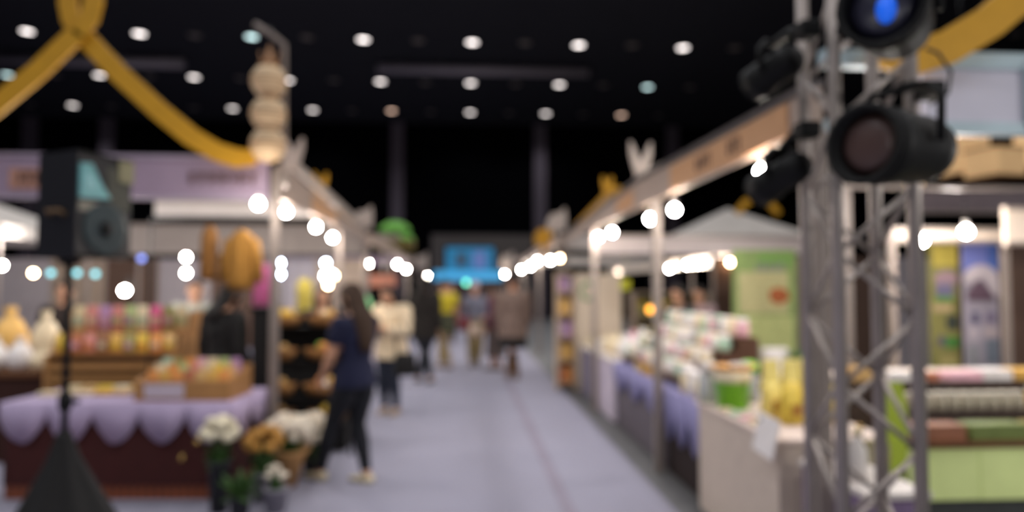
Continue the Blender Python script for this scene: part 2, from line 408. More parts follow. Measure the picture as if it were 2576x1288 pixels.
inner_board(lb, 392, 502, 700, 545, 9, WHITE)
inner_board(lb, 275, 562, 912, 640, 11.44, mat('greige_cloth', (160, 148, 140), .8, 0, .06, 5))
inner_board(rb, 1516, 592, 2040, 640, 9.1, mat('pale_mauve_board', (178, 166, 164), .7, 0, .05, 4))
board('cream lit canopy board over the banner stall beside the truss', 2250, 572, 2518, 612, 5.6, mat('cream_board', (222, 206, 190), .6, 0, .04, 5))
board('cream lit canopy board at the edge of the picture over the brown wall', 2524, 520, 2760, 618, 5.2, mat('cream_board', (222, 206, 190)), legs=(1,))
board('grey slanted stall roof beam above the cream canopy boards', 2300, 470, 2760, 540, 7.4, mat('roof_grey_plum', (118, 106, 110), .7, 0, .06, 5))
# white pyramid canopies
def canopy(label, x, y, z, w, h):
    o = thing('canopy_tent', label, 'canopy', (x, y, 0))
    b = MB(); r = w / 2
    b.add([(-r, -r, z), (r, -r, z), (r, r, z), (-r, r, z), (0, 0, z + h), (-r, -r, z - .18), (r, -r, z - .18), (r, r, z - .18), (-r, r, z - .18)],
          [(0, 1, 4), (1, 2, 4), (2, 3, 4), (3, 0, 4), (0, 1, 6, 5), (1, 2, 7, 6), (2, 3, 8, 7), (3, 0, 5, 8)])
    part('canopy_roof', b, mat('canopy_white', (214, 206, 198), .8, 0, .04, 3), o)
    for sx in (-1, 1):
        for sy in (-1, 1): part('leg', MB().box((sx * (r - .03), sy * (r - .03), (z - .18) / 2), (.05, .05, z - .18)), PROFILE, o)
canopy('white pyramid canopy tent beyond the loudspeaker', -7.9, 11.5, 2.5, 2.4, .55)
canopy('white pyramid canopy tent far under the tan fascia, nearer of two', 6.9, 17.5, 2.85, 3, .8)
canopy('white pyramid canopy tent far under the tan fascia, farther of two', 9.6, 22.5, 2.9, 3, .9)
# partition walls at the back of the stalls
def partition(label, x0, x1, Y, h, m, n):
    o = thing('partition_wall', label, 'partition', ((x0 + x1) / 2, Y, 0)); w = (x1 - x0) / n
    for k in range(n): part('partition_panel', MB().box((x0 - (x0 + x1) / 2 + w * (k + .5), 0, h / 2), (w - .05, .03, h)), m[k % len(m)], o)
    for k in range(n + 1): part('upright', MB().box((x0 - (x0 + x1) / 2 + w * k, 0, h / 2), (.045, .05, h + .02)), PROFILE, o)
PG, PB, PT = mat('panel_grey', (150, 142, 146), .8, 0, .06, 3), mat('panel_brown', (84, 62, 50), .8, 0, .1, 3), mat('panel_taupe', (150, 132, 116), .8, 0, .08, 3)
partition('grey and brown partition wall far behind the stalls under the yellow gable', -14.5, -2.6, 18.2, 2.3, (PG, PB, PG, PT, PB), 9)
partition('taupe partition wall at the back of the jar stall', 4.6, 10.4, 12.4, 2.15, (PB, PT, PB, PG), 5)
partition('brown partition wall beside the blue photo banner', 4.75, 6.9, 5.9, 2.02, (PB,), 2)

# ------------------------------------------------------------------ bulbs
def bulb_mesh(r):
    return MB().lathe([(.001, -r), (r * .5, -r * .87), (r * .87, -r * .5), (r, 0), (r * .87, r * .5), (r * .5, r * .87), (r * .42, r * .95)], seg=14)
BM = {}
def bulb(p, zt, kind, label, r=.036, w=0, arm=None, group=None):
    key = (kind, r)
    if key not in BM:
        me = bulb_mesh(r).mesh('globe'); me.materials.append({'w': BULB, 'c': BULBB, 'd': BULBD}[kind])
        sk = MB().lathe([(r * .46, r * .9), (r * .5, r * .96), (r * .5, r * 1.9), (.010, r * 2.1)]).mesh('socket'); sk.materials.append(WHITE)
        BM[key] = (me, sk)
    t = thing('hanging_bulb', label, 'light bulb', p, 0, group)
    up = t
    for n, me in zip(('socket', 'globe'), BM[key][::-1]):
        o = bpy.data.objects.new(n, me); COL.objects.link(o); o.parent = up; up = o
    part('cord', MB().tube([(0, 0, r * 2.05), (0, 0, max(r * 2.2, zt - p.z - .004))], .004, 6), WIRE, t)
    return t
n = 0
for i, (px, py) in enumerate(((650, 513), (720, 533), (795, 571), (837, 598))):
    p = atX(px, py, LX); bulb(p, 2.36, 'w', 'white bulb under the lavender stall fascia, %s from the tiered lantern' % ORD[i], .036, group='bulbs under the lavender stall fascia')
for i, (px, py) in enumerate(((1918, 432), (1697, 528), (1636, 551), (1540, 585), (1505, 597))):
    p = atX(px, py, RX); bulb(p, 2.35, 'w', 'white bulb under the long tan fascia, %s from the truss' % ORD[i], .036, group='bulbs under the tan fascia')
for i, (px, py) in enumerate(((925, 663), (1000, 665), (1022, 677), (1075, 695))):
    p = atX(px, py, LX); bulb(p, 2.32, 'w', 'far white bulb above the cream sweater side of the aisle, %s going away' % ORD[i], .04, group='far bulbs beyond the lavender stall')
for i, (px, py) in enumerate(((1410, 650), (1385, 655), (1352, 657), (1335, 670), (1312, 678), (1270, 690), (1252, 698))):
    p = atX(px, py, 1.5 if i > 4 else RX); bulb(p, 2.32, 'd' if i in (0,) else 'w', 'far white bulb above the taupe brown coat, %s going away' % ORD[i], .04, group='far bulbs beyond the tan fascia')
# rail of bulbs at the back of the jar stall
XR = 5.0
ys = [atX(px, py, XR).y for px, py in ((1840, 661), (1540, 694))]
t = thing('light_rail', 'cream rail carrying bulbs behind the jar stall', 'light rail', (XR, 0, 0))
part('rail_board', MB().box((0, (ys[0] + ys[1]) / 2, 2.12), (.03, ys[1] - ys[0] + 1.0, .22)), mat('cream_board', (222, 206, 190)), t)
for y in (ys[0] - .4, ys[1] + .4): part('post', MB().box((0, y, 1.0), (.05, .05, 2.0)), PROFILE, t)
for i, (px, py) in enumerate(((1837, 660), (1805, 661), (1755, 664), (1728, 667), (1684, 676), (1547, 694))):
    p = atX(px, py, XR - .12); bulb(p, 2.2, 'd' if i == 0 else 'w', 'small bulb on the cream rail behind the jars, %s from the green banner' % ORD[i], .045, group='bulbs on the cream rail')
# rail deep inside the stall under the yellow gable
t = thing('light_rail', 'long grey rail carrying bulbs deep behind the loudspeaker', 'light rail', (0, 16, 0))
part('rail_board', MB().box((-7.4, 0, 2.75), (11.8, .03, .12)), PROFILE, t)
for x in (-13.2, -7.4, -1.9): part('post', MB().box((x, .05, 1.35), (.05, .05, 2.7)), PROFILE, t)
back = (((5, 668), 'w', 'at the picture edge'), ((84, 687), 'd', 'behind the speaker pole'), ((468, 647), 'w', 'above the packed rack, higher of two'), ((468, 687), 'w', 'above the packed rack, lower of two'),
        ((523, 690), 'd', 'next to the brown garments'), ((571, 694), 'd', 'against the brown garments'), ((704, 662), 'c', 'beside the grey post, upper of two'), ((704, 690), 'c', 'beside the grey post, lower of two'),
        ((820, 662), 'c', 'alone above the bulb cluster'), ((818, 694), 'w', 'in the cluster of three, outer end'), ((832, 690), 'w', 'in the cluster of three, middle'), ((847, 694), 'd', 'in the cluster of three, aisle end'), ((825, 717), 'd', 'directly below the cluster of three'))
for i, ((px, py), k, lab) in enumerate(back):
    p = atY(px, py, 15.7 if i == 12 else 15.9 if i % 2 else 16.1); bulb(p, 2.7, k, 'small bulb deep in the lavender stall, %s' % lab, .055, group='bulbs deep inside the stall')
TEAL = mat('teal_lamp_glow', (120, 196, 206), .3, 0, 0, emit=4); BLUE = mat('blue_lamp_glow', (110, 130, 210), .3, 0, 0, emit=4)
for i, (px, py, m, lab) in enumerate(((128, 687, TEAL, 'dim teal lamp seen just beside the speaker pole'), (194, 687, TEAL, 'dim teal lamp on the rack side of the speaker pole'), (240, 689, TEAL, 'faint teal lamp above the wooden rack'), (356, 650, BLUE, 'faint blue lamp above the wooden rack end'))):
    p = atY(px, py, 15.9); o = thing('hanging_lamp', lab, 'lamp', p, 0, 'coloured lamps deep in the stall')
    part('globe', MB().ball((0, 0, 0), .06, 12, 8), m, o); part('cord', MB().tube([(0, 0, .06), (0, 0, 2.68 - p.z)], .004, 5), WIRE, o)
p = atY(314, 731, 7.85); t = thing('gooseneck_lamp', 'small bright lamp head glowing just above the packed rack', 'lamp', p)
part('globe', bulb_mesh(.04), BULB, t); part('gooseneck', MB().tube([(0, 0, .05), (0, .02, .12), (0, .1, .15), (0, .16, .05), (0, .17, -p.z + 1.27)], .012, 8), BLACKP, t)
for i, ((px, py), Y, lab) in enumerate((((2317, 605), 4.9, 'nearer the truss'), ((2430, 583), 4.9, 'further from the truss'))):
    p = atY(px, py, Y); bulb(p, 2.33, 'w', 'bright bulb in front of the cream canopy board, %s' % lab, .04, group='bulbs over the banner stall')
t = thing('bulb_bar', 'thin bar holding two bulbs in front of the cream canopy board', 'light rail', (0, 4.9, 2.345))
part('bar', MB().box((4.0, 0, 0), (2.4, .03, .025)), PROFILE, t)
for x in (2.85, 5.15): part('post', MB().box((x, .0, -1.1735), (.04, .04, 2.343)), PROFILE, t)

# ------------------------------------------------------------------ tiered lantern on a hooked pole
LP = Vector((LX - .02, 5.80, 0))
t = thing('tiered_lantern', 'cream three tiered round lantern hanging above the corner post of the lavender stall', 'lantern', (LP.x, LP.y, 2.62))
RB = stripes('lantern_ribs', (206, 172, 130), (232, 204, 166), 9, 'Z', .6)
for z in (.16, .42, .70):
    g_ = part('globe', MB().lathe([(.05, -.135), (.10, -.11), (.138, -.05), (.145, 0), (.138, .05), (.10, .11), (.05, .135)], (0, 0, z)), RB, t)
    part('hoop', MB().tube([(.147 * math.cos(a), .147 * math.sin(a), z) for a in np.linspace(0, 2 * PI, 25)], .005, 6, False), mat('lantern_shade_tan', (170, 124, 84), .6), g_)
for z in (.28, .55): part('collar', MB().lathe([(.06, 0), (.075, .01), (.06, .02)], (0, 0, z)), mat('lantern_shade_tan', (170, 124, 84), .6), t)
part('spire', MB().lathe([(.06, .83), (.085, .85), (.03, .9), (.02, .97), (.001, 1.02)]).tube([(.05, 0, .86), (.08, 0, .95)], .008, 5).tube([(-.05, 0, .86), (-.08, 0, .95)], .008, 5), mat('lantern_shade_tan', (170, 124, 84)), t)
part('cord', MB().tube([(0, 0, 1.01), (0, 0, 1.17)], .006, 6), WIRE, t)
t = thing('hanging_hook_pole', 'bent grey pole rising behind the tiered lantern', 'pole', (0, 0, 0))
q = [atY(716, 420, 6.0), atY(716, 190, 6.0), atY(716, 112, 5.98), atY(680, 84, 5.88), atY(640, 60, 5.8)]
part('bent_pole', MB().tube([(q[0].x, q[0].y, 2.5)] + q[1:], .022, 10), PROFILE, t)
part('base_clamp', MB().box((q[0].x, q[0].y, 2.5), (.05, .06, .08), bev=.01), ALU, t)

# ------------------------------------------------------------------ box truss with stage lights
TC = atY(2160, 700, 2.46)
t = thing('box_truss', 'tall aluminium box truss tower carrying black stage lights', 'truss', (TC.x, TC.y, 0))
TH = 4.2; s2 = .192; ang = [math.radians(-19.5 - math.degrees(YAW) * 0 - 33 * 0 + 90 * k) for k in range(4)]
vd = math.atan2(TC.x, TC.y)            # direction from the camera, so that the tower stands turned as photographed
cs = [Vector((s2 * math.cos(a - vd), s2 * math.sin(a - vd), 0)) for a in ang]
for c0 in cs: part('chord', MB().tube([(c0.x, c0.y, .02), (c0.x, c0.y, TH)], .0235, 14), ALU, t)
part('base_plate', MB().box((0, 0, .012), (.5, .5, .024), (0, 0, ang[0] - vd + PI / 4)), ALU, t)
for k in range(4):
    a, b = cs[k], cs[(k + 1) % 4]; st = .466
    z = .1 + (.22 if k % 2 else 0)
    while z + st < TH:
        part('brace', MB().tube([a + Vector((0, 0, z)), b + Vector((0, 0, z + st / 2))], .0095, 8), ALU, t)
        part('brace', MB().tube([b + Vector((0, 0, z + st / 2)), a + Vector((0, 0, z + st))], .0095, 8), ALU, t)
        z += st
def stage_light(label, p, d, r, L, lens, clampto):
    t = thing('stage_light', label, 'stage light', p)
    M = Vector(d).normalized().to_track_quat('Z', 'Y').to_matrix().to_4x4()
    bd = part('body', MB().lathe([(.001, -L * .5), (r * .55, -L * .5), (r * .8, -L * .42), (r * .9, -L * .25), (r * .92, L * .2), (r, L * .22), (r, L * .5), (r * .86, L * .5), (r * .82, L * .34), (.001, L * .33)], (0, 0, 0), 22, M), BLACKP, t)
    part('lens', MB().lathe([(.001, L * .47), (r * .5, L * .455), (r * .84, L * .42)], (0, 0, 0), 20, M), lens, bd)
    part('colour_frame', MB().lathe([(r * .86, L * .5), (r * 1.02, L * .5), (r * 1.02, L * .53), (r * .86, L * .53), (r * .86, L * .5)], (0, 0, 0), 22, M, False), BLACKP, bd)
    c = Vector(clampto) - Vector(p); side = Vector(d).cross(Vector((0, 0, 1))).normalized()
    top = Vector((0, 0, r * 1.5))
    yk = part('yoke', MB().tube([side * r * 1.06, side * r * 1.1 + top * .75, side * r * .7 + top, -side * r * .7 + top, -side * r * 1.1 + top * .75, -side * r * 1.06], .013, 8), BLACKP, t)
    part('clamp', MB().tube([top, (top + c) / 2 + Vector((0, 0, .02)), c], .018, 8).box(c, (.075, .075, .06), bev=.01), BLACKP, t)
    part('knob', MB().lathe([(.018, 0), (.022, .01), (.018, .03), (.001, .03)], side * r * 1.07, 10, side.to_track_quat('Z', 'Y').to_matrix().to_4x4()), BLACKP, yk)
    return t
LENSB = mat('lens_brown_glass', (84, 64, 60), .35, 0, 0)
LENSU = mat('lens_slate', (44, 44, 60), .3, 0, 0)
LENSD = mat('lens_dark', (30, 30, 36), .2, .1, 0)
ch = [Vector((TC.x, TC.y, 0)) + c for c in cs]
near = min(ch, key=lambda v: v.y); rightc = max(ch, key=lambda v: v.x); leftc = min(ch, key=lambda v: v.x)
stage_light('black stage light with brown glass lens facing the aisle, lower one on the truss', atY(2262, 372, 2.10), (-.91, -.41, -.03), .125, .36, LENSB, (near.x + .02, near.y - .068, 2.28))
ul = stage_light('black stage light with blue glint on its lens near the top of the truss', atY(2242, 50, 2.10), (-.66, -.74, -.06), .125, .36, LENSU, (near.x + .02, near.y - .068, 2.74))
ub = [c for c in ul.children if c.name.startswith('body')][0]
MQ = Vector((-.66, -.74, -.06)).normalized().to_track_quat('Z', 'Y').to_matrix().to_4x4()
part('lens_glint', MB().ball(MQ @ Vector((.012, -.012, .36 * .475)), (.028, .032, .045), 14, 10), mat('lens_glint_blue', (30, 96, 220), .3, 0, 0, emit=.7), ub)  # blue reflection on the lens, made as a small glowing blob
stage_light('black stage light hanging on the aisle side of the truss, upper one', atY(1950, 178, 2.52), (-.35, .9, -.25), .07, .22, LENSD, (leftc.x - .095, leftc.y, 2.52))
stage_light('black stage light hanging on the aisle side of the truss, below the fascia end', atY(1966, 445, 2.44), (-.3, .92, -.3), .065, .24, LENSD, (leftc.x - .095, leftc.y + .02, 2.16))
c0 = atY(2400, 100, 2.05)
single('power_cable', MB().tube([atY(2330, 122, 2.3), atY(2360, 134, 2.3), atY(2392, 180, 2.3), atY(2384, 235, 2.3), atY(2340, 262, 2.32)], .006, 7), WIRE, 'thin black cable looping behind the two big stage lights', 'cable')

# ------------------------------------------------------------------ loudspeaker on a skirted stand
SP = atZ(152, 1428, 0)
t = thing('speaker_stand', 'black speaker stand with a cone shaped cloth skirt on the carpet', 'speaker stand', (SP.x, SP.y, .009))
fold = []
for z, r in ((0, .395), (.2, .29), (.4, .185), (.6, .085), (.72, .045), (.76, .032)):
    fold.append([((r * (1 + .06 * math.cos(8 * 2 * PI * j / 48))) * math.cos(2 * PI * j / 48), (r * (1 + .06 * math.cos(8 * 2 * PI * j / 48))) * math.sin(2 * PI * j / 48), z) for j in range(48)])
part('cloth_skirt', MB().loft(fold), BLACKC, t)
part('pole', MB().tube([(0, 0, .74), (0, 0, 1.72)], .019, 12), BLACKP, t)
part('collar', MB().lathe([(.03, 0), (.036, .02), (.036, .08), (.025, .1)], (0, 0, .88)), BLACKP, t)
part('knob', MB().tube([(.03, 0, .93), (.075, 0, .93)], .014, 8), BLACKP, t)
part('top_flange', MB().lathe([(.05, 1.715), (.06, 1.73), (.06, 1.748)]), BLACKP, t)
s = thing('loudspeaker', 'black loudspeaker with teal reflecting horn on the skirted stand', 'loudspeaker', (SP.x + .05, SP.y + .02, 1.76), math.radians(70))
b = MB(); w, d, h = .37, .34, .60
b.loft([[(-w / 2, -d / 2, z), (w / 2, -d / 2, z), (w / 2 * .72, d / 2, z), (-w / 2 * .72, d / 2, z)] for z in (0, h)], True, False)
part('cabinet', b, mat('cabinet_charcoal', (24, 24, 30), .5, 0, .1, 20), s)
MX = Matrix.Rotation(PI / 2, 4, 'X')
hn = part('horn', MB().prism([(-.175, .525), (-.10, .535), (-.03, .42), (.03, .345), (-.175, .335)], .012, 'xz', -d / 2 - .007), mat('horn_teal_reflection', (112, 172, 176), .35, .1, .1, 12), s)  # teal reflection on the horn, put into its base colour
part('horn_throat', MB().prism([(-.15, .47), (-.11, .48), (-.07, .40), (-.15, .39)], .006, 'xz', -d / 2 - .017), mat('horn_teal_light', (140, 196, 198), .4), hn)
wf = part('woofer', MB().lathe([(.145, .0), (.15, .01), (.135, .014), (.07, .004), (.045, .012), (.001, .02)], (0, -d / 2 - .001, .17), 24, MX), mat('woofer_teal_grey', (38, 54, 58), .6, 0, .1, 20), s)
part('dust_cap', MB().lathe([(.045, .016), (.03, .026), (.001, .03)], (0, -d / 2 - .001, .17), 18, MX), BLACKP, wf)
part('badge', MB().box((-.11, -d / 2 - .004, .29), (.13, .006, .05)), mat('badge_grey', (130, 126, 112), .4), s)
part('waveguide_plate', MB().box((.09, -d / 2 - .004, .41), (.16, .006, .24), bev=.002), mat('plate_olive_grey', (74, 74, 64), .6), s)
part('handle', MB().tube([(-w / 2 * .9 - .005, -.08, .24), (-w / 2 * .9 - .035, -.07, .26), (-w / 2 * .86 - .035, .03, .26), (-w / 2 * .85 - .0, .04, .24)], .011, 8), mat('handle_bronze', (116, 88, 52), .5), s)
part('corner_cap', MB().box((w / 2 - .05, -d / 2 - .012, h - .08), (.11, .012, .13), bev=.004), mat('cap_sand', (140, 134, 102), .5), s)
for z in (.01, h - .01): part('grille_rim', MB().box((0, -d / 2 - .003, z), (w - .01, .006, .018)), BLACKP, s)
# ------------------------------------------------------------------ goods
def sr(w, d, z, n=20, e=.5):
    """rounded rectangle ring"""
    out = []
    for j in range(n):
        a = 2 * PI * (j + .5) / n; cx, sy = math.cos(a), math.sin(a)
        out.append((math.copysign(abs(cx) ** e, cx) * w / 2, math.copysign(abs(sy) ** e, sy) * d / 2, z))
    return out
MESH = {}
def shared(key, fn, m):
    k = (key, m.name)
    if k not in MESH:
        me = fn().mesh(key); me.materials.append(m); MESH[k] = me
    return MESH[k]
def pouch_mb(): return MB().loft([sr(.12, .05, 0), sr(.135, .07, .03), sr(.135, .065, .09), sr(.13, .03, .15), sr(.128, .008, .168), sr(.128, .005, .19)])
def patch_mb(): return MB().box((0, -.0345, .075), (.075, .004, .06), bev=.0015)
def jar_mb(): return MB().lathe([(.001, 0), (.040, .002), (.044, .012), (.044, .085), (.036, .1), (.034, .104)])
def lid_mb(): return MB().lathe([(.037, .1042), (.0385, .106), (.0385, .126), (.034, .13), (.001, .131)])
def box_mb(): return MB().box((0, 0, .05), (.16, .11, .1), bev=.006)
def flat_mb(): return MB().box((0, 0, .015), (.13, .09, .03), bev=.01)
def ball_mb(): return MB().ball((0, 0, .04), (.042, .042, .04), 14, 10)
def bun_mb(): return MB().lathe([(.001, 0), (.07, .005), (.10, .04), (.095, .09), (.055, .135), (.022, .15), (.035, .175), (.001, .178)])
KINDS = {'pouch': (pouch_mb, patch_mb, 'printed_patch'), 'jar': (jar_mb, lid_mb, 'lid'), 'box': (box_mb, None, None), 'flat': (flat_mb, None, None), 'fruit': (ball_mb, None, None), 'bag': (bun_mb, None, None)}
def good(kind, name, label, cat, group, loc, rz, c1, c2=None, s=(1, 1, 1)):
    """one small product: an own object, with its lid or printed patch as a child"""
    a, b, pn = KINDS[kind]
    o = bpy.data.objects.new(name, shared(kind, a, C(c1))); COL.objects.link(o)
    o.location = loc; o.rotation_euler = (0, 0, rz); o.scale = s if isinstance(s, tuple) else (s, s, s)
    tag(o, label, cat, group)
    if b and c2:
        q = bpy.data.objects.new(pn, shared(pn, b, C(c2))); COL.objects.link(q); q.parent = o
    return o
COLN = {'yellow': (226, 190, 66), 'orange': (222, 146, 74), 'pink': (220, 92, 142), 'dusty pink': (206, 132, 124), 'olive': (150, 142, 82), 'cream': (230, 212, 176), 'lilac': (172, 130, 170),
        'pale green': (176, 190, 130), 'rust': (176, 104, 70), 'tan': (206, 166, 106), 'white': (232, 226, 222), 'mint': (176, 206, 180), 'grey': (160, 158, 156), 'gold': (214, 166, 80), 'brown': (140, 92, 62),
        'green': (110, 170, 60), 'sand': (212, 192, 150), 'rose': (226, 176, 186), 'mauve': (170, 146, 166)}
def rowof(kind, name, cat, group, where, cols, p0, p1, rz, s=1, c2='cream', jit=.0, order='from the pole'):
    """a row of products; every label names colour, place in the row and what the row stands on"""
    p0, p1 = Vector(p0), Vector(p1); n = len(cols)
    for i, c in enumerate(cols):
        p = p0.lerp(p1, i / max(1, n - 1))
        q = c2 if not isinstance(c2, tuple) else c2[i % len(c2)]
        good(kind, name, '%s %s, %s %s, %s' % (c, name.split('_', 1)[-1].replace('_', ' ') if len(name.split('_')) > 1 else name, ORD[i], order, where), cat, group, p, rz + random.uniform(-jit, jit), COLN[c], COLN[q] if q else None, s)

# ---- table under the lavender fascia
t = thing('stall_table', 'stall table with scalloped lavender cloth over a dark maroon skirt', 'table', (-2.57, 5.70, .009), -.065)
W, D, H = 1.70, .72, .715
part('table_top', MB().box((0, 0, H - .02), (W, D, .035)), WOOD, t)
part('skirt', MB().loft([[(x * (1 + .006 * math.sin(k * 2.4)), y * (1 + .008 * math.sin(k * 2.4)), z) for k, (x, y) in enumerate([(W / 2 * u, -D / 2) for u in np.linspace(-.985, .985, 30)] + [(W / 2 * .985, D / 2 * v) for v in np.linspace(-.9, .96, 10)] + [(-W / 2 * u, D / 2 * .96) for u in np.linspace(-.985, .985, 10)] + [(-W / 2 * .985, -D / 2 * v) for v in np.linspace(-.9, .96, 10)])] for z in (.11, .4, H - .04)], False), MAROON, t)
part('plinth', MB().box((0, 0, .055), (W - .02, D - .04, .108)), stripes('plinth_red_wood', (104, 52, 30), (150, 80, 48), 5, 'X', .5), t)
b = MB().box((0, 0, H + .004), (W + .03, D + .03, .008))
def scallop(P0, P1, n, drop, deep):
    """hanging lace edge: a scalloped sheet with thickness"""
    P0, P1 = Vector(P0), Vector(P1); top, bot = [], []
    for i in range(n * 12 + 1):
        u = i / (n * 12); z = drop + deep * abs(math.sin(PI * u * n)) ** .8
        p = P0.lerp(P1, u); top.append(p); bot.append(p - Vector((0, 0, z)))
    nrm = (P1 - P0).cross(Vector((0, 0, 1))).normalized() * .006
    rings = []
    for a, c in zip(top, bot):
        wv = nrm * 1.6 * math.sin(len(rings) * .9)
        rings.append([a, c + wv, c + wv + nrm, a + nrm])
    b.loft(rings, True, True)
scallop((-W / 2 - .014, -D / 2 - .016, H + .006), (W / 2 + .014, -D / 2 - .016, H + .006), 5, .10, .20)
scallop((W / 2 + .014, -D / 2 - .014, H + .006), (W / 2 + .014, D / 2, H + .006), 2, .10, .18)
scallop((-W / 2 - .014, D / 2, H + .006), (-W / 2 - .014, -D / 2 - .014, H + .006), 2, .10, .18)
part('lace_cloth', b, LAV, t)
TZ = H + .018
# two brass knobs catching the light on the skirt
for k, (px, py) in enumerate(((458, 1153), (496, 1112))):
    p = atY(px, py, 5.25); single('hanging_brass_bell', MB().lathe([(.001, -.02), (.02, -.018), (.024, 0), (.014, .02), (.004, .028), (.001, .03)]).tube([(0, 0, .028), (0, .02, .05)], .003, 6), mat('brass', (206, 168, 100), .25, .9, .05), 'small brass bell hanging on the maroon skirt, %s of two' % ('lower', 'upper')[k], 'bell', p, 0, 'hanging bells on the skirt')
# crate of colourful packs on the table
cr = thing('display_crate', 'honey wood display crate full of colourful packs on the lavender table', 'crate', (-2.125, 5.60, TZ), -.065)
cw, cd = .72, .46
b = MB().box((0, 0, .01), (cw, cd, .02))
part('tray', b, WOOD, cr)
fb = part('front_board', MB().box((0, -cd / 2 + .01, .085), (cw, .02, .13), bev=.004), WOOD, cr)
part('back_board', MB().box((0, cd / 2 - .01, .125), (cw, .02, .21), bev=.004), WOOD, cr)
for s in (-1, 1): part('side_board', MB().prism([(-cd / 2 + .02, .02), (cd / 2 - .02, .02), (cd / 2 - .02, .23), (-cd / 2 + .02, .15)], .018, 'yz', s * (cw / 2 - .009)), WOOD, cr)
part('price_card', MB().box((-.13, -cd / 2 - .006, .075), (.30, .006, .105), (.06, 0, 0)), mat('card_lilac_white', (214, 200, 210), .6), fb, 'blank pale lilac card')
for k, cols in enumerate((('orange', 'gold', 'orange', 'rust', 'tan', 'gold', 'orange'), ('cream', 'orange', 'pale green', 'dusty pink', 'sand', 'yellow', 'tan'), ('mint', 'olive', 'orange', 'rose', 'cream', 'pale green', 'lilac'))):
    y = 5.60 - .14 + k * .13
    rowof('pouch', 'snack_pouch', 'snack pack', 'packs in the honey wood crate', '%s row of the crate' % ('front', 'middle', 'back')[k], cols, (-2.40, y + .02, TZ + .022), (-1.85, y - .018, TZ + .022), 0, (.62, .9, 1.05 + .17 * k), ('cream', 'yellow', 'orange'), .08, 'from the speaker')
# flat packs beside the crate
rowof('flat', 'flat_packet', 'packet', 'flat packets on the lavender table', 'front row on lavender table', ('cream', 'sand', 'cream', 'gold', 'tan', 'grey'), (-3.30, 5.70, TZ), (-2.60, 5.72, TZ), .1, 1, None, .25, 'from the speaker')
rowof('flat', 'flat_packet', 'packet', 'flat packets on the lavender table', 'rear row on lavender table', ('sand', 'tan', 'yellow', 'cream', 'gold'), (-3.22, 5.90, TZ), (-2.68, 5.88, TZ), .1, (1, 1, 1.6), None, .25, 'from the speaker')

# ---- stepped rack with bags
k0 = thing('stepped_rack', 'honey wood stepped display rack behind the lavender table', 'display rack', (-3.12, 6.62, .009))
rw = 1.12
for s in (-1, 1): part('side_panel', MB().prism([(-.34, 0), (.30, 0), (.30, 1.36), (.08, 1.36), (-.02, 1.17), (-.16, 1.17), (-.24, .99), (-.34, .99)], .03, 'yz', s * (rw / 2 - .015)), WOOD, k0)
for i, (y, z, d) in enumerate(((-.22, .985, .2), (.02, 1.165, .2))): part('shelf', MB().box((0, y, z), (rw - .064, d, .022)), WOOD, k0)
for z in (.78, .88): part('slat', MB().box((0, -.325, z), (rw - .064, .022, .055), bev=.003), WOOD, k0)
part('front_board', MB().box((0, -.325, .36), (rw - .064, .022, .70)), stripes('tan_planks', (160, 116, 66), (190, 142, 90), 4, 'X', .5), k0)
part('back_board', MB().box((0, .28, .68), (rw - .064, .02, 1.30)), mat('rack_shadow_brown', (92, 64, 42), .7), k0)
part('shelf', MB().box((0, 0, .93), (rw - .064, .56, .02)), DWOOD, k0)
z1, z2 = 1.009, 1.189
rowof('pouch', 'snack_bag', 'snack bag', 'bags on the stepped rack', 'lower step of the wooden rack', ('yellow', 'rust', 'dusty pink', 'brown', 'gold', 'olive', 'yellow', 'orange', 'tan'), (-3.58, 6.39, z1), (-2.66, 6.39, z1), 0, (.78, 1, .85), ('yellow', 'rose', 'orange', 'cream'), .1, 'from the speaker')
rowof('pouch', 'snack_bag', 'snack bag', 'bags on the stepped rack', 'upper step of the wooden rack', ('sand', 'dusty pink', 'lilac', 'dusty pink', 'pale green', 'cream', 'pink', 'olive', 'sand'), (-3.58, 6.64, z2), (-2.66, 6.64, z2), 0, (.78, 1, 1.2), ('mint', 'cream', 'rose', 'pale green', 'lilac'), .1, 'from the speaker')

# ---- far table of big bags behind the loudspeaker
t = thing('stall_table', 'low table with dark brown skirt behind the speaker stand', 'table', (-4.54, 6.95, .009))
part('table_top', MB().box((0, 0, .79), (1.6, .9, .04)), DWOOD, t); part('skirt', MB().box((0, 0, .385), (1.54, .84, .77)), mat('skirt_dark_brown', (56, 26, 16), .9, 0, .2, 30), t)
for i, (px, y, c, s, zs, lab) in enumerate(((-60, 7.2, 'gold', 1.5, 1.7, 'big golden bag at the picture edge on the dark table'), (26, 7.18, 'gold', 1.7, 1.9, 'largest golden bag on the dark table behind the speaker stand'), (116, 7.16, 'cream', 1.5, 2.0, 'tall cream bag next to the speaker stand pole'),
                                  (-10, 6.72, 'white', 1.15, 1.5, 'white plastic bag at the outer front of the dark table'), (52, 6.7, 'white', 1.15, 1.5, 'white plastic bag in the middle front of the dark table'), (110, 6.68, 'cream', 1.0, 1.2, 'cream plastic bag at the inner front of the dark table'))):
    good('bag', 'tied_bag', lab, 'bag', 'tied bags on the dark table', (atY(px, 850, y).x, y, .821), i * .7, (222, 176, 96) if c == 'gold' else COLN[c], None, (s, s * .9, s * zs))
single('floor_mat', MB().box((0, 0, .006), (.5, .5, .012), bev=.004), mat('mat_red_orange', (196, 92, 72), .8), 'red orange mat on the floor near the cone shaped skirt', 'mat', (-2.98, 4.62, .0085), .1)

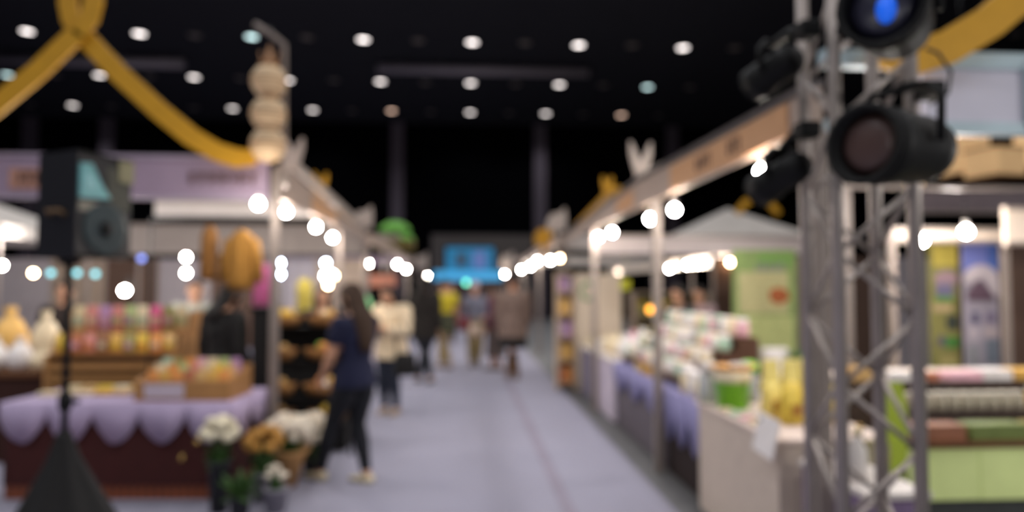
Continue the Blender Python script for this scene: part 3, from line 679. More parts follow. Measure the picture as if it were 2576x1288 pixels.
# ---- garments on a rail
def garment(label, px0, px1, py0, py1, Y, m, sleeves=True, pyr=553):
    a, b = atY(px0, py0, Y), atY(px1, py1, Y); w, h = b.x - a.x, a.z - b.z; cx = (a.x + b.x) / 2
    o = thing('hanging_garment', label, 'garment', (cx, Y, b.z))
    mb = MB(); rings = []
    for u, ww, dd in ((0, .80, .10), (.15, .84, .11), (.5, .80, .12), (.8, .86, .10), (.92, .62, .07), (1, .22, .05)):
        rings.append([(math.cos(2 * PI * j / 28) * w / 2 * ww * (1 + .05 * math.sin(7 * 2 * PI * j / 28) * (1 - u)), math.sin(2 * PI * j / 28) * dd * (1 + .25 * math.sin(7 * 2 * PI * j / 28) * (1 - u)), u * h) for j in range(28)])
    mb.loft(rings); part('cloth', mb, m, o)
    if sleeves:
        for s in (-1, 1): part('sleeve', MB().tube([(s * w * .36, 0, h * .84), (s * w * .47, 0, h * .5), (s * w * .5, 0, h * .12)], [.05, .055, .06], 12), m, o)
    part('hanger', MB().tube([(-w * .3, 0, h * .9), (0, 0, h * 1.02), (w * .3, 0, h * .9)], .007, 6).tube([(0, 0, h * 1.02), (0, 0, atY(600, pyr, Y).z - b.z - .019)], .004, 6), WIRE, o)
    return o
BRN = mat('garment_golden_brown', (158, 112, 44), .9, 0, .16, 25, bump=.3)
BRD = mat('garment_brown', (128, 86, 36), .9, 0, .16, 25, bump=.3)
garment('golden brown long garment hanging above the black clad person', 570, 646, 578, 728, 6.18, BRN)
garment('narrow brown garment hanging next to the golden brown one', 506, 548, 566, 706, 6.18, BRD, False)
garment('plain magenta pink cloth hanging beside the grey corner post', 632, 694, 664, 772, 7.7, mat('cloth_magenta', (170, 82, 130), .9, 0, .08, 20, bump=.2), False, 650)
garment('yellow green cloth hanging behind the fruit baskets', 742, 790, 700, 792, 8.8, mat('cloth_yellow_green', (176, 160, 70), .9, 0, .2, 12, bump=.2), False, 694)
t = thing('hanging_rail', 'thin black rail holding the two brown garments', 'clothes rail', (0, 6.18, 0))
zr = atY(600, 553, 6.18).z
part('rail', MB().tube([(-2.75, 0, zr), (-1.72, 0, zr)], .011, 8), WIRE, t)
for x in (-2.75, -1.72): part('upright', MB().tube([(x, .0, .01), (x, .0, zr)], .009, 8), WIRE, t)
t = thing('hanging_rail', 'thin rail holding the magenta pink cloth', 'clothes rail', (0, 7.7, 0)); zr = atY(660, 650, 7.7).z
part('rail', MB().tube([(-2.6, 0, zr), (-2.0, 0, zr)], .011, 8), WIRE, t)
for x in (-2.6, -2.0): part('upright', MB().tube([(x, .0, .01), (x, .0, zr)], .009, 8), WIRE, t)

# ---- black column and fruit stand by the corner post
t = thing('display_column', 'tall narrow black display column behind the grey corner post', 'display column', (-1.79, 6.32, .009))
part('column_body', MB().box((0, 0, .70), (.17, .3, 1.36), bev=.008), BLACKC, t); part('column_base', MB().box((0, 0, .012), (.2, .34, .024)), BLACKP, t); part('column_cap', MB().box((0, 0, 1.392), (.2, .33, .024)), BLACKP, t)
fs = thing('fruit_stand', 'black tiered fruit stand behind the woman in navy', 'display stand', (-1.57, 7.02, .009))
tiers = ((-.02, .24, 1.17), (-.02, .02, .84), (-.02, -.18, .52), (-.02, -.28, .28))
part('back_panel', MB().box((-.02, .40, .66), (1.0, .02, 1.3)), BLACKC, fs); part('front_panel', MB().box((-.02, -.05, .14), (.9, .5, .24)), BLACKC, fs)
for x, y, z in tiers: part('shelf', MB().box((x, y, z), (.94, .30, .02)), BLACKP, fs)
for sx in (-.53, .5):
    part('side_frame', MB().tube([(sx, .37, 0), (sx, .37, 1.3)], .016, 8).tube([(sx, -.42, 0), (sx, -.40, .3), (sx, .36, 1.25)], .014, 8), BLACKP, fs)
BASK = stripes('wicker', (120, 78, 40), (170, 122, 70), 40, 'Z', .7)
def basket(label, x, y, z, rx, ry, h, m=BASK):
    o = thing('basket', label, 'basket', (x, y, z))
    bw = part('bowl', MB().ell([(0, 0, 0, rx * .72, ry * .72), (0, 0, h * .5, rx * .9, ry * .9), (0, 0, h, rx, ry), (0, 0, h, rx * .93, ry * .93), (0, 0, h * .3, rx * .8, ry * .8)], 22), m, o)
    part('rim', MB().tube([(rx * .97 * math.cos(a), ry * .97 * math.sin(a), h) for a in np.linspace(0, 2 * PI, 25)], 0.008, 6, False), m, bw)
    return o
fruits = []
def fill(x, y, z, rx, ry, h, cols, what, where, s):
    n = len(cols); s *= .84
    pos = []
    for i in range(n):
        if i < n - 3: a = 2 * PI * i / (n - 3); pos.append((x + rx * .52 * math.cos(a), y + ry * .56 * math.sin(a), z + h * .34))
        else: a = 2 * PI * (i - n + 3) / 3 + .4; pos.append((x + rx * .28 * math.cos(a), y + ry * .36 * math.sin(a), z + h * .34 + .062 * s))
    for i, p in enumerate(pos):
        pl = 'on top' if i >= n - 3 else 'below'
        good('fruit', what, '%s %s, %s %s, %s' % (cols[i], what, ORD[i if i < n - 3 else i - n + 3], pl, where), 'fruit', 'fruit in the stand baskets', p, 0, COLN[cols[i]], None, s)
bz = .009
for (x, y, z, rx, cols, what, lab, s) in ((-1.88, 7.26, 1.189, .20, ('yellow',) * 8, 'mango', 'top basket by the corner post', 1.2), (-1.45, 7.26, 1.189, .19, ('gold', 'yellow', 'orange', 'gold', 'yellow', 'gold', 'orange', 'cream'), 'orange', 'top basket behind the woman', 1.15),
                                        (-1.87, 7.04, .859, .19, ('sand', 'tan', 'cream', 'sand', 'tan', 'sand', 'cream'), 'potato', 'second tier basket by the corner post', 1.05), (-1.41, 7.04, .859, .21, ('green', 'orange', 'olive', 'orange', 'rust', 'olive', 'green', 'orange'), 'fruit', 'second tier basket behind the woman', 1.2),
                                        (-1.83, 6.84, .539, .19, ('gold', 'yellow', 'brown', 'gold', 'tan', 'yellow', 'gold'), 'orange', 'third tier basket by the corner post', 1.1), (-1.37, 6.84, .539, .21, ('yellow', 'orange', 'gold', 'rust', 'white', 'gold', 'orange', 'white'), 'fruit', 'third tier basket behind the woman', 1.2),
                                        (-1.81, 6.74, .299, .19, ('brown', 'tan', 'brown', 'rust', 'tan', 'brown', 'tan'), 'potato', 'lowest basket by the corner post', 1.1), (-1.31, 6.74, .299, .19, ('yellow',) * 7, 'lemon', 'lowest basket behind the woman', 1.1)):
    ry = .135
    basket('wicker basket holding %s, %s' % (what + ('es' if what[-1] == 'o' else 's'), lab), x, y, z + .002, rx, ry, .10)
    fill(x, y, z + .002, rx, ry, .10, cols, what, lab, s)

# ---- flowers on the floor
def leaves(b, n, r, z0, z1, rnd, w=.03):
    for i in range(n):
        a = rnd.uniform(0, 2 * PI); l = rnd.uniform(.5, 1) * r; z = rnd.uniform(z0, z1)
        p = Vector((math.cos(a) * l, math.sin(a) * l, z)); q = Vector((-math.sin(a), math.cos(a), 0)) * w
        m = p * .55 + Vector((0, 0, z1 * .45)); m.z = (z0 + z) / 2 + .02
        base = Vector((p.x * .15, p.y * .15, z0)); up = Vector((0, 0, .006))
        b.loft([[base + q * .2, base - q * .2, base - q * .2 + up, base + q * .2 + up], [m + q, m - q, m - q + up, m + q + up], [p + q * .1, p - q * .1, p - q * .1 + up, p + q * .1 + up]], True, False)
def bouquet(label, loc, pot, potm, blm, r, hz, nb, seed, pr=.09, ph=.2, leafy=True):
    rnd = random.Random(seed); o = thing('flower_bouquet', label, 'flowers', loc)
    if pot == 'pot': part('pot', MB().lathe([(.001, 0), (pr * .75, 0), (pr, ph), (pr * 1.08, ph), (pr * 1.08, ph + .02), (pr * .9, ph + .02), (pr * .85, ph * .7), (.001, ph * .7)]), potm, o)
    else: part('paper_wrap', MB().lathe([(.001, 0), (pr * .5, 0), (pr * 1.1, ph), (pr * 1.5, ph * 1.25), (pr * 1.42, ph * 1.25), (pr * .95, ph * .95), (.001, ph * .9)], seg=11), potm, o)
    if leafy:
        b = MB(); leaves(b, 34, r * .9, ph * .85, max(ph + .06, hz - .02), rnd, .028); part('foliage', b, mat('leaf_green', (52, 84, 30), .6, 0, .25, 30), o)
    if nb:
        b = MB()
        for i in range(nb):
            th = math.acos(rnd.uniform(-.35, 1)); a = rnd.uniform(0, 2 * PI); q = r * rnd.uniform(.8, 1)
            b.ball((q * math.sin(th) * math.cos(a), q * math.sin(th) * math.sin(a), hz + q * math.cos(th) * .8), r * rnd.uniform(.2, .3), 8, 6)
        st = MB()
        for i in range(7): st.tube([(0, 0, ph * .8), (r * .5 * math.cos(i), r * .5 * math.sin(i), hz)], .006, 5)
        part('stems', st, MATS.get('leaf_green') or mat('leaf_green', (52, 84, 30), .6, 0, .25, 30), o)
        part('blossoms', b, blm, o)
    return o
CRM, GLD, IVO = mat('blossom_cream', (224, 214, 186), .7, 0, .08, 30), mat('blossom_gold', (182, 132, 58), .7, 0, .15, 30), mat('blossom_ivory', (232, 220, 200), .7, 0, .06, 30)
PGR, PDK, PTN, PLT = mat('pot_grey', (112, 108, 116), .6), mat('pot_dark', (40, 40, 46), .6), mat('paper_tan', (164, 122, 76), .8), mat('pot_pale_grey', (140, 136, 146), .6)
fz = .009
bouquet('cream hydrangea bouquet in a tall dark pot at the corner of the lavender table', (-1.73, 5.02, fz), 'pot', PDK, CRM, .12, .56, 46, 1, .075, .34)
bouquet('golden dried flower bunch in a grey pot in front of the corner post', (-1.49, 5.24, fz), 'pot', PGR, GLD, .13, .44, 46, 2, .085, .2)
bouquet('leafy green plant in a dark pot in front of the maroon skirt', (-1.53, 4.84, fz), 'pot', PDK, CRM, .17, .36, 0, 3, .07, .15)
bouquet('ivory flower bunch in a pale grey pot on the floor before the post', (-1.33, 5.00, fz), 'pot', PLT, IVO, .07, .26, 16, 4, .085, .15)
bouquet('ivory flower bunch wrapped in tan paper next to the grey post', (-1.40, 5.62, fz), 'wrap', PTN, IVO, .16, .43, 54, 5, .12, .24)
bouquet('ivory flower bunch in a dark pot by the feet of the woman in navy', (-1.30, 6.02, fz), 'pot', PDK, IVO, .17, .34, 54, 6, .09, .14)
bouquet('small ivory flower bunch at the picture edge beside the lavender table', (-3.72, 5.3, fz), 'pot', PGR, CRM, .11, .50, 34, 8, .08, .28)

# ------------------------------------------------------------------ stalls on the other side
def clothtable(label, x0, x1, y0, y1, h, topm, skm, over=None, drop=.25, wavy=True, z0=.009):
    cx, cy, w, d = (x0 + x1) / 2, (y0 + y1) / 2, x1 - x0, y1 - y0
    o = thing('stall_table', label, 'table', (cx, cy, z0))
    part('table_top', MB().box((0, 0, h - .015), (w, d, .03), bev=.004), topm, o)
    n = 64; rings = []
    for z in (.005, h * .5, h - .031):
        a = .004 + .010 * (1 - z / h)
        q = []
        for j in range(n):
            u = j / n * 4; k = int(u); f = u - k; e = (w / 2 - .012, d / 2 - .012)
            px, py = ((-e[0] + 2 * e[0] * f, -e[1]), (e[0], -e[1] + 2 * e[1] * f), (e[0] - 2 * e[0] * f, e[1]), (-e[0], e[1] - 2 * e[1] * f))[k]
            s = 1 + (a * math.sin(j * 2.1) if wavy else 0)
            q.append((px * s * .985, py * s * .985, z))
        rings.append(q)
    part('skirt', MB().loft(rings, False), skm, o)
    if over:
        b = MB().box((0, 0, h + .003), (w + .02, d + .02, .006))
        for (p, q, nn) in (((-w / 2 - .012, d / 2 + .01), (-w / 2 - .012, -d / 2 - .01), 3), ((-w / 2 - .012, -d / 2 - .013), (w / 2 + .01, -d / 2 - .013), 1)):
            m = 40; rr = []; dv = Vector((q[0] - p[0], q[1] - p[1], 0)); nr = Vector((dv.y, -dv.x, 0)).normalized() * -.005
            for i in range(m + 1):
                u = i / m; z = drop * (.45 + .55 * abs(math.sin(PI * u * nn)))
                a = Vector((p[0], p[1], h + .006)) + dv * u; c = a - Vector((0, 0, z)) + nr * math.sin(i * 1.3) * -.8
                rr.append([a, c, c + nr, a + nr])
            b.loft(rr, True, True)
        part('overlay_cloth', b, over, o)
    return o
LAVW = mat('cloth_pale_lavender', (208, 196, 212), .85, 0, .06, 40)
clothtable('table with blue lavender overlay over a dark brown skirt beside the beige counter', 1.74, 2.46, 4.93, 5.90, .71, DWOOD, mat('skirt_near_black', (36, 20, 18), .9), LAVB, .42)
clothtable('long table with lavender overlay over a grey skirt under the jar rack', 1.74, 2.46, 5.94, 7.9, .71, DWOOD, GREYC, LAVB, .3)
clothtable('table with plain pale lavender cloth to the floor past the jar rack', 1.72, 2.46, 7.95, 8.98, .72, WHITE, LAVW)
clothtable('table with grey lavender skirt in front of the white panel with green ring', 1.74, 2.4, 9.3, 10.3, .70, WHITE, mat('skirt_grey_lavender', (124, 116, 134), .9, 0, .1, 40))
clothtable('dark table with grey skirt far along the aisle near the brown coat', 1.82, 2.45, 12.2, 13.6, .72, WHITE, GREYC)
clothtable('dark table with charcoal skirt just before the narrow shelf rack', 1.82, 2.45, 11.05, 12.1, .72, WHITE, mat('skirt_charcoal', (44, 38, 40), .9))
clothtable('pale table far along the aisle behind the dark haired passer by', -2.6, -1.82, 12.4, 14.4, .72, WHITE, LAVW)
clothtable('mauve skirted table behind the foot of the truss', 1.72, 2.02, 2.86, 3.46, .70, WHITE, mat('skirt_mauve', (128, 108, 140), .9, 0, .12, 30))

# jar rack
jr = thing('jar_rack', 'dark brown stepped rack holding rows of white jars', 'display rack', (2.14, 6.72, .7285))
L = 2.2; steps = [(-.25, .08), (-.09, .20), (.07, .32), (.23, .44)]
prof = [(-.33, 0), (.33, 0), (.33, .44), (.15, .44), (.15, .32), (-.01, .32), (-.01, .20), (-.17, .20), (-.17, .08), (-.33, .08)]
for s in (-1, 1): part('side_panel', MB().prism([(a, b) for a, b in prof], .024, 'xz', s * (L / 2 - .012)), DWOOD, jr)
for x, z in steps: part('step', MB().box((x - .005, 0, z - .01), (.148, L - .052, .018)), DWOOD, jr)
part('back_board', MB().box((.315, 0, .21), (.02, L - .052, .40)), DWOOD, jr)
jc = ('white', 'cream', 'mint', 'rose', 'white', 'grey', 'white', 'sand', 'cream', 'white', 'rose', 'mint', 'white')
for k, (x, z) in enumerate(steps):
    cols = [jc[(i * (k + 2) + k) % 13] for i in range(13)]
    rowof('jar', 'product_jar', 'jar', 'jars on the brown stepped rack', '%s step of the brown rack' % ('lowest', 'second', 'third', 'top')[k], cols, (2.14 + x, 5.72, .7285 + z), (2.14 + x, 7.72, .7285 + z), 0, (1.3, 1.3, 1.05 if k < 3 else 1.2), ('white', 'cream', 'white', 'mint', 'grey'), 0, 'from the counter end')
rowof('jar', 'gold_lid_jar', 'jar', 'gold lidded jars in front of the rack', 'on the table edge before the brown rack', ('gold', 'tan', 'gold', 'sand'), (1.79, 6.3, .724), (1.79, 7.0, .724), 0, .7, 'gold', 0, 'from the counter end')
rowof('jar', 'white_tub', 'tub', 'white tubs at the rack end', 'on the blue lavender cloth', ('cream', 'white', 'cream'), (1.85, 5.22, .724), (1.84, 5.55, .724), 0, (1.5, 1.5, 1.5), ('white',), 0, 'from the counter end')
for i, (x, y, c, z) in enumerate(((1.95, 8.2, 'white', 1.7), (2.2, 8.35, 'white', 2.0), (1.92, 8.55, 'cream', 1.6), (2.18, 8.75, 'rose', 1.7), (1.9, 8.95, 'cream', 1.4))):
    good('bag', 'tied_bag', '%s tied bag on the pale lavender table, %s from the jar rack' % (c, ORD[i]), 'bag', 'tied bags on the pale lavender table', (x, y, .731), i, COLN[c], None, (z * .68, z * .68, z))
basket('dark red bowl on the pale lavender table', 2.22, 8.02, .731, .13, .1, .1, mat('bowl_dark_red', (84, 24, 28), .5))
for i, (x, y, c) in enumerate(((1.9, 9.5, 'white'), (2.1, 9.8, 'white'), (1.9, 10.05, 'cream'))):
    good('box', 'white_carton', '%s carton on the grey lavender table, %s from the aisle end' % (c, ORD[i]), 'carton', 'cartons by the white panel', (x, y, .7105), .2 * i, COLN[c], None, 1.3)
for i, (x, y, c) in enumerate(((1.95, 12.5, 'white'), (2.1, 12.9, 'lilac'), (1.95, 13.3, 'white'), (1.95, 11.3, 'olive'), (2.1, 11.8, 'pale green'))):
    good('box', 'carton', '%s carton on the far skirted tables, %s from the brown coat' % (c, ORD[i]), 'carton', 'cartons on the far tables', (x, y, .7305), .2 * i, COLN[c], None, 1.5)

# narrow shelf rack and white ring panel
t = thing('shelf_rack', 'narrow tall cream shelf rack standing at the aisle edge', 'shelf rack', (1.55, 10.62, .009))
for s in (-1, 1): part('side_panel', MB().box((s * .125, 0, .9), (.016, .30, 1.8)), mat('rack_cream', (206, 180, 152), .6, 0, .05, 6), t)
for z in (.1, .45, .8, 1.15, 1.5, 1.79): part('shelf', MB().box((0, 0, z), (.23, .298, .018)), MATS['rack_cream'], t)
part('back_board', MB().box((0, .155, .9), (.26, .01, 1.8)), MATS['rack_cream'], t)
for i, (z, c) in enumerate(((.109, 'rust'), (.459, 'tan'), (.809, 'mauve'), (1.159, 'gold'), (1.509, 'lilac'))):
    for k in (-1, 1): good('box', 'shelf_box', '%s box on the narrow shelf rack, %s shelf up, %s side' % (c if k < 0 else {'rust': 'orange', 'tan': 'gold', 'mauve': 'lilac', 'gold': 'tan', 'lilac': 'mauve'}[c], ORD[i], 'aisle' if k < 0 else 'stall'), 'box', 'boxes on the narrow shelf rack', (1.55 + k * .055, 10.58, z + .0105), 0, COLN[c if k < 0 else {'rust': 'orange', 'tan': 'gold', 'mauve': 'lilac', 'gold': 'tan', 'lilac': 'mauve'}[c]], None, (.62, 1.4, 2.3))
q0, q1 = atY(1446, 690, 10.5), atY(1562, 690, 10.5)
t = thing('ring_emblem_board', 'tall cream panel with a green ring emblem', 'panel', ((q0.x + q1.x) / 2, 10.5, .009))
hp = q0.z; wp = q1.x - q0.x
part('panel_board', MB().box((0, 0, hp / 2), (wp, .04, hp), bev=.004), mat('panel_cream', (214, 196, 174), .7, 0, .05, 5), t)
rc = atY(1478, 732, 10.48); rg = MB(); rr = []
for i in range(31):
    a = i / 30 * 1.7 * PI + .5
    rr.append((rc.x - (q0.x + q1.x) / 2 + .10 * math.cos(a), rc.z - .009 + .13 * math.sin(a)))
rg.ribbon(rr, .045, .008, 'xz', -.025); part('ring_emblem', rg, mat('emblem_green', (112, 152, 104), .6), t)
part('foot', MB().box((0, 0, .012), (wp * .8, .3, .024)), PROFILE, t)

# beige counter and what stands on it
bc = thing('beige_counter', 'plain beige counter along the aisle in front of the truss', 'counter', (1.97, 4.18, 0))
part('counter_body', MB().box((0, 0, .40), (.62, 1.24, .72), bev=.006), BEIGE, bc)
part('worktop', MB().box((0, 0, .775), (.66, 1.28, .026), bev=.006), mat('worktop_pinkish', (214, 196, 186), .5, 0, .05, 8), bc)
part('plinth', MB().box((0, 0, .02), (.58, 1.2, .038)), GREYC, bc)
WT = .7895
tb = thing('green_tub', 'bright green tub with cream collar on the beige counter', 'tub', (1.795, 4.50, WT))
part('tub_body', MB().lathe([(.001, 0), (.098, 0), (.112, .17), (.116, .172), (.001, .172)], seg=24), mat('tub_green', (118, 196, 24), .4), tb)
part('collar', MB().lathe([(.113, .173), (.120, .178), (.120, .235), (.104, .245), (.001, .245)], seg=24), mat('tub_cream', (226, 214, 184), .5), tb)
o = thing('orange_tray', 'orange and white scalloped tray lying on the green tub', 'tray', (1.80, 4.50, WT + .2462))
part('tray_dish', MB().ell([(0, 0, 0, .10, .08), (0, 0, .03, .16, .11), (0, 0, .034, .16, .11), (0, 0, .012, .09, .07)], 22), mat('tray_orange', (232, 170, 92), .5), o)
part('folded_napkin', MB().box((.02, -.05, .04), (.13, .05, .03), (.1, 0, .2), bev=.01), WHITE, o)
CLR = glassy('clear_plastic', (220, 226, 214), .1, .6)
for x, y, m, lab in ((1.70, 4.71, WHITE, 'clear jar with white dome lid beside the green tub'), (2.0, 4.71, mat('lid_green', (118, 200, 56), .4), 'clear jar with bright green lid beside the green tub')):
    j = thing('lidded_jar', lab, 'jar', (x, y, WT)); part('jar_body', MB().lathe([(.001, 0), (.058, 0), (.062, .02), (.062, .18), (.05, .2), (.05, .21)], seg=20), CLR, j)
    part('lid', MB().lathe([(.058, .2105), (.064, .215), (.064, .25), (.05, .28), (.001, .29)], seg=20), m, j)
pos = [(1.88, 4.10), (2.02, 4.12), (2.16, 4.14), (1.92, 3.94), (2.06, 3.96), (2.20, 3.98)]
for i, (x, y) in enumerate(pos):
    good('pouch', 'yellow_snack_bag', 'yellow snack bag on beige counter, %s row, %s from the aisle' % (('back', 'front')[i // 3], ORD[i % 3]), 'snack bag', 'yellow snack bags on the counter', (x, y, WT), .3, (206, 178, 62) if i % 2 else (216, 196, 104), (160, 110, 40), (.95, 1.5, 1.15))
for i, (x, y) in enumerate(((1.95, 4.27), (2.09, 4.29), (2.21, 4.31))):
    good('pouch', 'yellow_snack_bag', 'tall pale yellow bag behind the yellow snack bags, %s from the aisle' % ORD[i], 'snack bag', 'yellow snack bags on the counter', (x, y, WT), .1, (214, 198, 116), (176, 160, 70), (.85, 1.3, 1.8))
rowof('flat', 'small_packet', 'packet', 'small packets on the counter edge', 'aisle edge of the beige counter', ('cream', 'mint', 'rose', 'sand', 'rose'), (1.70, 4.36, WT), (1.72, 3.8, WT), 1.4, (.7, .8, .7), None, .3, 'from the green tub')
t = thing('paper_sign', 'white paper sign leaning on the corner of the beige counter', 'sign', (1.625, 3.60, .80))
part('sheet', MB().box((-.012, 0, .0), (.006, .21, .21), (.12, .16, .1)), mat('paper_white', (236, 230, 228), .5, 0, .03, 6), t)
part('tape', MB().box((-.004, .07, .07), (.022, .03, .018), (.12, .16, .1)), CLR, t)
t = thing('white_bottle', 'white bottle with cream cap on the mauve table behind the truss', 'bottle', (1.80, 3.06, .712))
part('bottle_body', MB().lathe([(.001, 0), (.042, 0), (.045, .02), (.045, .14), (.02, .18), (.018, .2)]), WHITE, t); part('cap', MB().lathe([(.02, .201), (.02, .235), (.001, .238)]), MATS['goods_230_212_176'], t)
for i, (x, y, h) in enumerate(((1.76, 3.26, 1.5), (1.86, 3.3, 1.9), (1.95, 3.1, 1.6), (1.9, 3.2, 1.3), (1.80, 3.4, 2.0))):
    o = thing('glass_bottle', 'glass bottle with gold cap on the mauve table, %s of the five' % ORD[i], 'bottle', (x, y, .7115), 0, 'glass bottles on the mauve table')
    part('glass', MB().lathe([(.001, 0), (.03, 0), (.03, .09 * h), (.012, .12 * h), (.012, .15 * h)]), glassy('bottle_glass', (196, 184, 168)), o)
    part('cap', MB().ball((0, 0, .15 * h + .016), .0165, 10, 8), mat('brass', (206, 168, 100), .25, .9), o)
t = thing('banner_stand', 'lime green narrow banner on a low stand behind the truss', 'banner', (2.20, 3.42, 0))
part('banner_cloth', MB().loft([[(x + .02 * math.sin(z * 9), y, z) for x, y in ((-.07, -.008), (.07, -.008), (.07, .008), (-.07, .008))] for z in np.linspace(.12, 1.1, 9)], True, False), mat('cloth_lime', (182, 202, 62), .7, 0, .12, 6), t)
part('base', MB().box((0, 0, .06), (.2, .22, .1), bev=.02), mat('cloth_lime_deep', (150, 178, 50), .7), t); part('pole', MB().tube([(.0, .02, .1), (.0, .02, 1.14)], .009, 8), ALU, t)

# stall with the lime green skirt
GX0, GX1 = 2.42, 4.9
ls = thing('stepped_counter', 'stepped counter with light green paper skirt in the corner of the picture', 'counter', (0, 0, 0))
part('lower_cloth', MB().box(((GX0 + GX1) / 2, 4.0, .36), (GX1 - GX0, .74, .70)), mat('cloth_slate', (70, 72, 70), .9, 0, .1, 20), ls)
part('counter_top', MB().box(((GX0 + GX1) / 2, 4.0, .725), (GX1 - GX0 + .02, .8, .025)), DWOOD, ls)
part('riser', MB().box(((GX0 + GX1) / 2, 4.10, .80), (GX1 - GX0 - .02, .52, .12)), mat('riser_dark', (48, 30, 20), .7, 0, .1, 10), ls)
part('riser', MB().box(((GX0 + GX1) / 2, 4.24, .93), (GX1 - GX0 - .02, .26, .132)), mat('riser_dark', (48, 30, 20)), ls)
sk = mat('paper_lime', (228, 242, 162), .7, 0, .04, 6)
x = GX0
for k in range(6):
    w = (GX1 - GX0) / 6
    part('paper_skirt', MB().box((x + w / 2, 3.612 - .004 * (k % 2), .575), (w + .015, .004, .285), (-.02, 0, 0)), sk, ls); x += w
for i, c in enumerate(('rust', 'green', 'gold', 'olive', 'olive', 'brown')):
    good('box', 'product_box', '%s carton on the ledge above the green paper skirt, %s from the truss' % (c, ORD[i]), 'carton', 'cartons on the front ledge', (GX0 + .2 + i * .36, 3.715, .7385), 0, {'rust': (150, 98, 72), 'green': (112, 126, 66), 'gold': (140, 126, 56), 'olive': (104, 104, 30), 'brown': (126, 84, 60)}[c], None, (2.1, 1.1, .9))
for i in range(11):
    good('jar', 'pale_jar', 'pale lidded jar on the middle counter step, %s from the truss' % ORD[i], 'jar', 'pale jars on the middle step', (GX0 + .09 + i * .082, 3.94, .8615), 0, (176, 166, 146), (196, 188, 172), (.9, .9, .8))
for i in range(5):
    good('jar', 'honey_jar', 'yellow honey jar on the middle counter step, %s from the pale jars' % ORD[i], 'jar', 'honey jars on the middle step', (GX0 + 1.02 + i * .115, 3.93, .8615), 0, (196, 146, 36), (206, 200, 180), (1.15, 1.15, 1.05))
for i, (c, s) in enumerate((('tan', (1, 1, .9)), ('white', (1, 1, .6)), ('rust', (.6, 1, .5)), ('rose', (1.5, 1.2, .55)), ('white', (1.3, 1.2, .7)), ('gold', (1.3, 1.2, .7)), ('gold', (1.2, 1.2, .9)), ('brown', (1, 1, .8)), ('tan', (1.2, 1, .7)))):
    good('box', 'product_tray', '%s tray pack on the top counter step, %s from the truss' % (c, ORD[i]), 'tray pack', 'tray packs on the top step', (GX0 + .12 + i * .215, 4.23, .9975), 0, COLN[c], None, (s[0] * .96, s[1], s[2]))
t = thing('back_counter', 'cream topped counter below the two photo banners', 'counter', (3.6, 5.27, 0))
part('worktop', MB().box((0, 0, .90), (1.9, .5, .03), bev=.005), mat('cream_board', (222, 206, 190)), t); part('counter_body', MB().box((0, 0, .4425), (1.84, .44, .883)), PG, t)
# photo banners
def banner(label, px0, px1, py0, py1, Y, base):
    a, b = atY(px0, py0, Y), atY(px1, py1, Y)
    o = thing('photo_banner', label, 'banner', (a.x, Y, b.z)); w, h = b.x - a.x, a.z - b.z
    bs = part('banner_sheet', MB().box((w / 2, 0, h / 2), (w, .012, h)), base, o)
    part('banner_pole', MB().box((w / 2, .03, -b.z / 2 + h / 2 - .01), (.04, .03, b.z + h - .03)), ALU, o); part('banner_foot', MB().box((w / 2, .03, -b.z + .015), (w, .06, .03)), ALU, o)
    return bs, w, h
def prints(o, w, h, items):
    for nm, poly, c, off in items: part(nm, MB().prism([(x * w, z * h) for x, z in poly], .003, 'xz', -.008 - off * .0035), mat('print_%d_%d_%d' % c, c, .6, 0, .12, 14), o)
R = lambda x0, z0, x1, z1: [(x0, z0), (x1, z0), (x1, z1), (x0, z1)]
o, w, h = banner('yellow green photo banner next to the blue one behind the stepped counter', 2333, 2416, 606, 925, 5.86, mat('banner_olive', (112, 108, 58), .6, 0, .15, 8))
prints(o, w, h, [('print_sky', R(.12, .80, .98, 1), (168, 152, 66), 0), ('print_roof', [(.2, .66), (.98, .66), (.98, .72), (.7, .77), (.2, .74)], (136, 112, 120), 0), ('print_hall', R(.22, .56, .8, .66), (96, 92, 120), 0), ('print_lawn', R(.2, .52, .8, .56), (74, 122, 52), 0),
                 ('print_caption', R(.1, .44, .75, .50), (166, 146, 110), 0), ('print_picture', R(.55, .30, .95, .41), (44, 50, 44), 0), ('print_picture', R(.5, .16, .95, .24), (54, 110, 44), 0), ('print_picture', R(.25, .17, .5, .25), (78, 76, 86), 0), ('print_caption', R(.3, .02, .9, .1), (142, 132, 80), 0)])
o, w, h = banner('blue photo banner showing a dark gabled roof under a blue sky', 2417, 2516, 598, 935, 5.78, mat('banner_grey_blue', (136, 130, 142), .6, 0, .1, 8))
prints(o, w, h, [('print_sky', R(0, .74, 1, 1), (98, 106, 168), 0), ('print_sky_band', R(.72, .74, 1, 1), (62, 88, 152), 1), ('print_arch', [(0, .66)] + [(.5 + .5 * math.cos(a), .68 + .12 * math.sin(a)) for a in np.linspace(PI, 0, 12)] + [(1, .56), (.85, .58), (.55, .7), (.2, .66)], (176, 166, 172), 2),
                 ('print_roof', [(.1, .53), (.9, .53), (.62, .64), (.45, .69), (.3, .65), (.12, .6)], (84, 64, 78), 3), ('print_window', R(.22, .36, .42, .44), (70, 64, 92), 1), ('print_window', R(.62, .37, .9, .44), (104, 92, 116), 1),
                 ('print_card', R(.1, .24, .4, .33), (160, 150, 158), 1), ('print_card', R(.55, .26, .95, .33), (166, 152, 156), 1), ('print_figure', R(.6, .06, .95, .24), (96, 104, 116), 1), ('print_figure', R(.05, .05, .4, .2), (120, 120, 126), 1)])
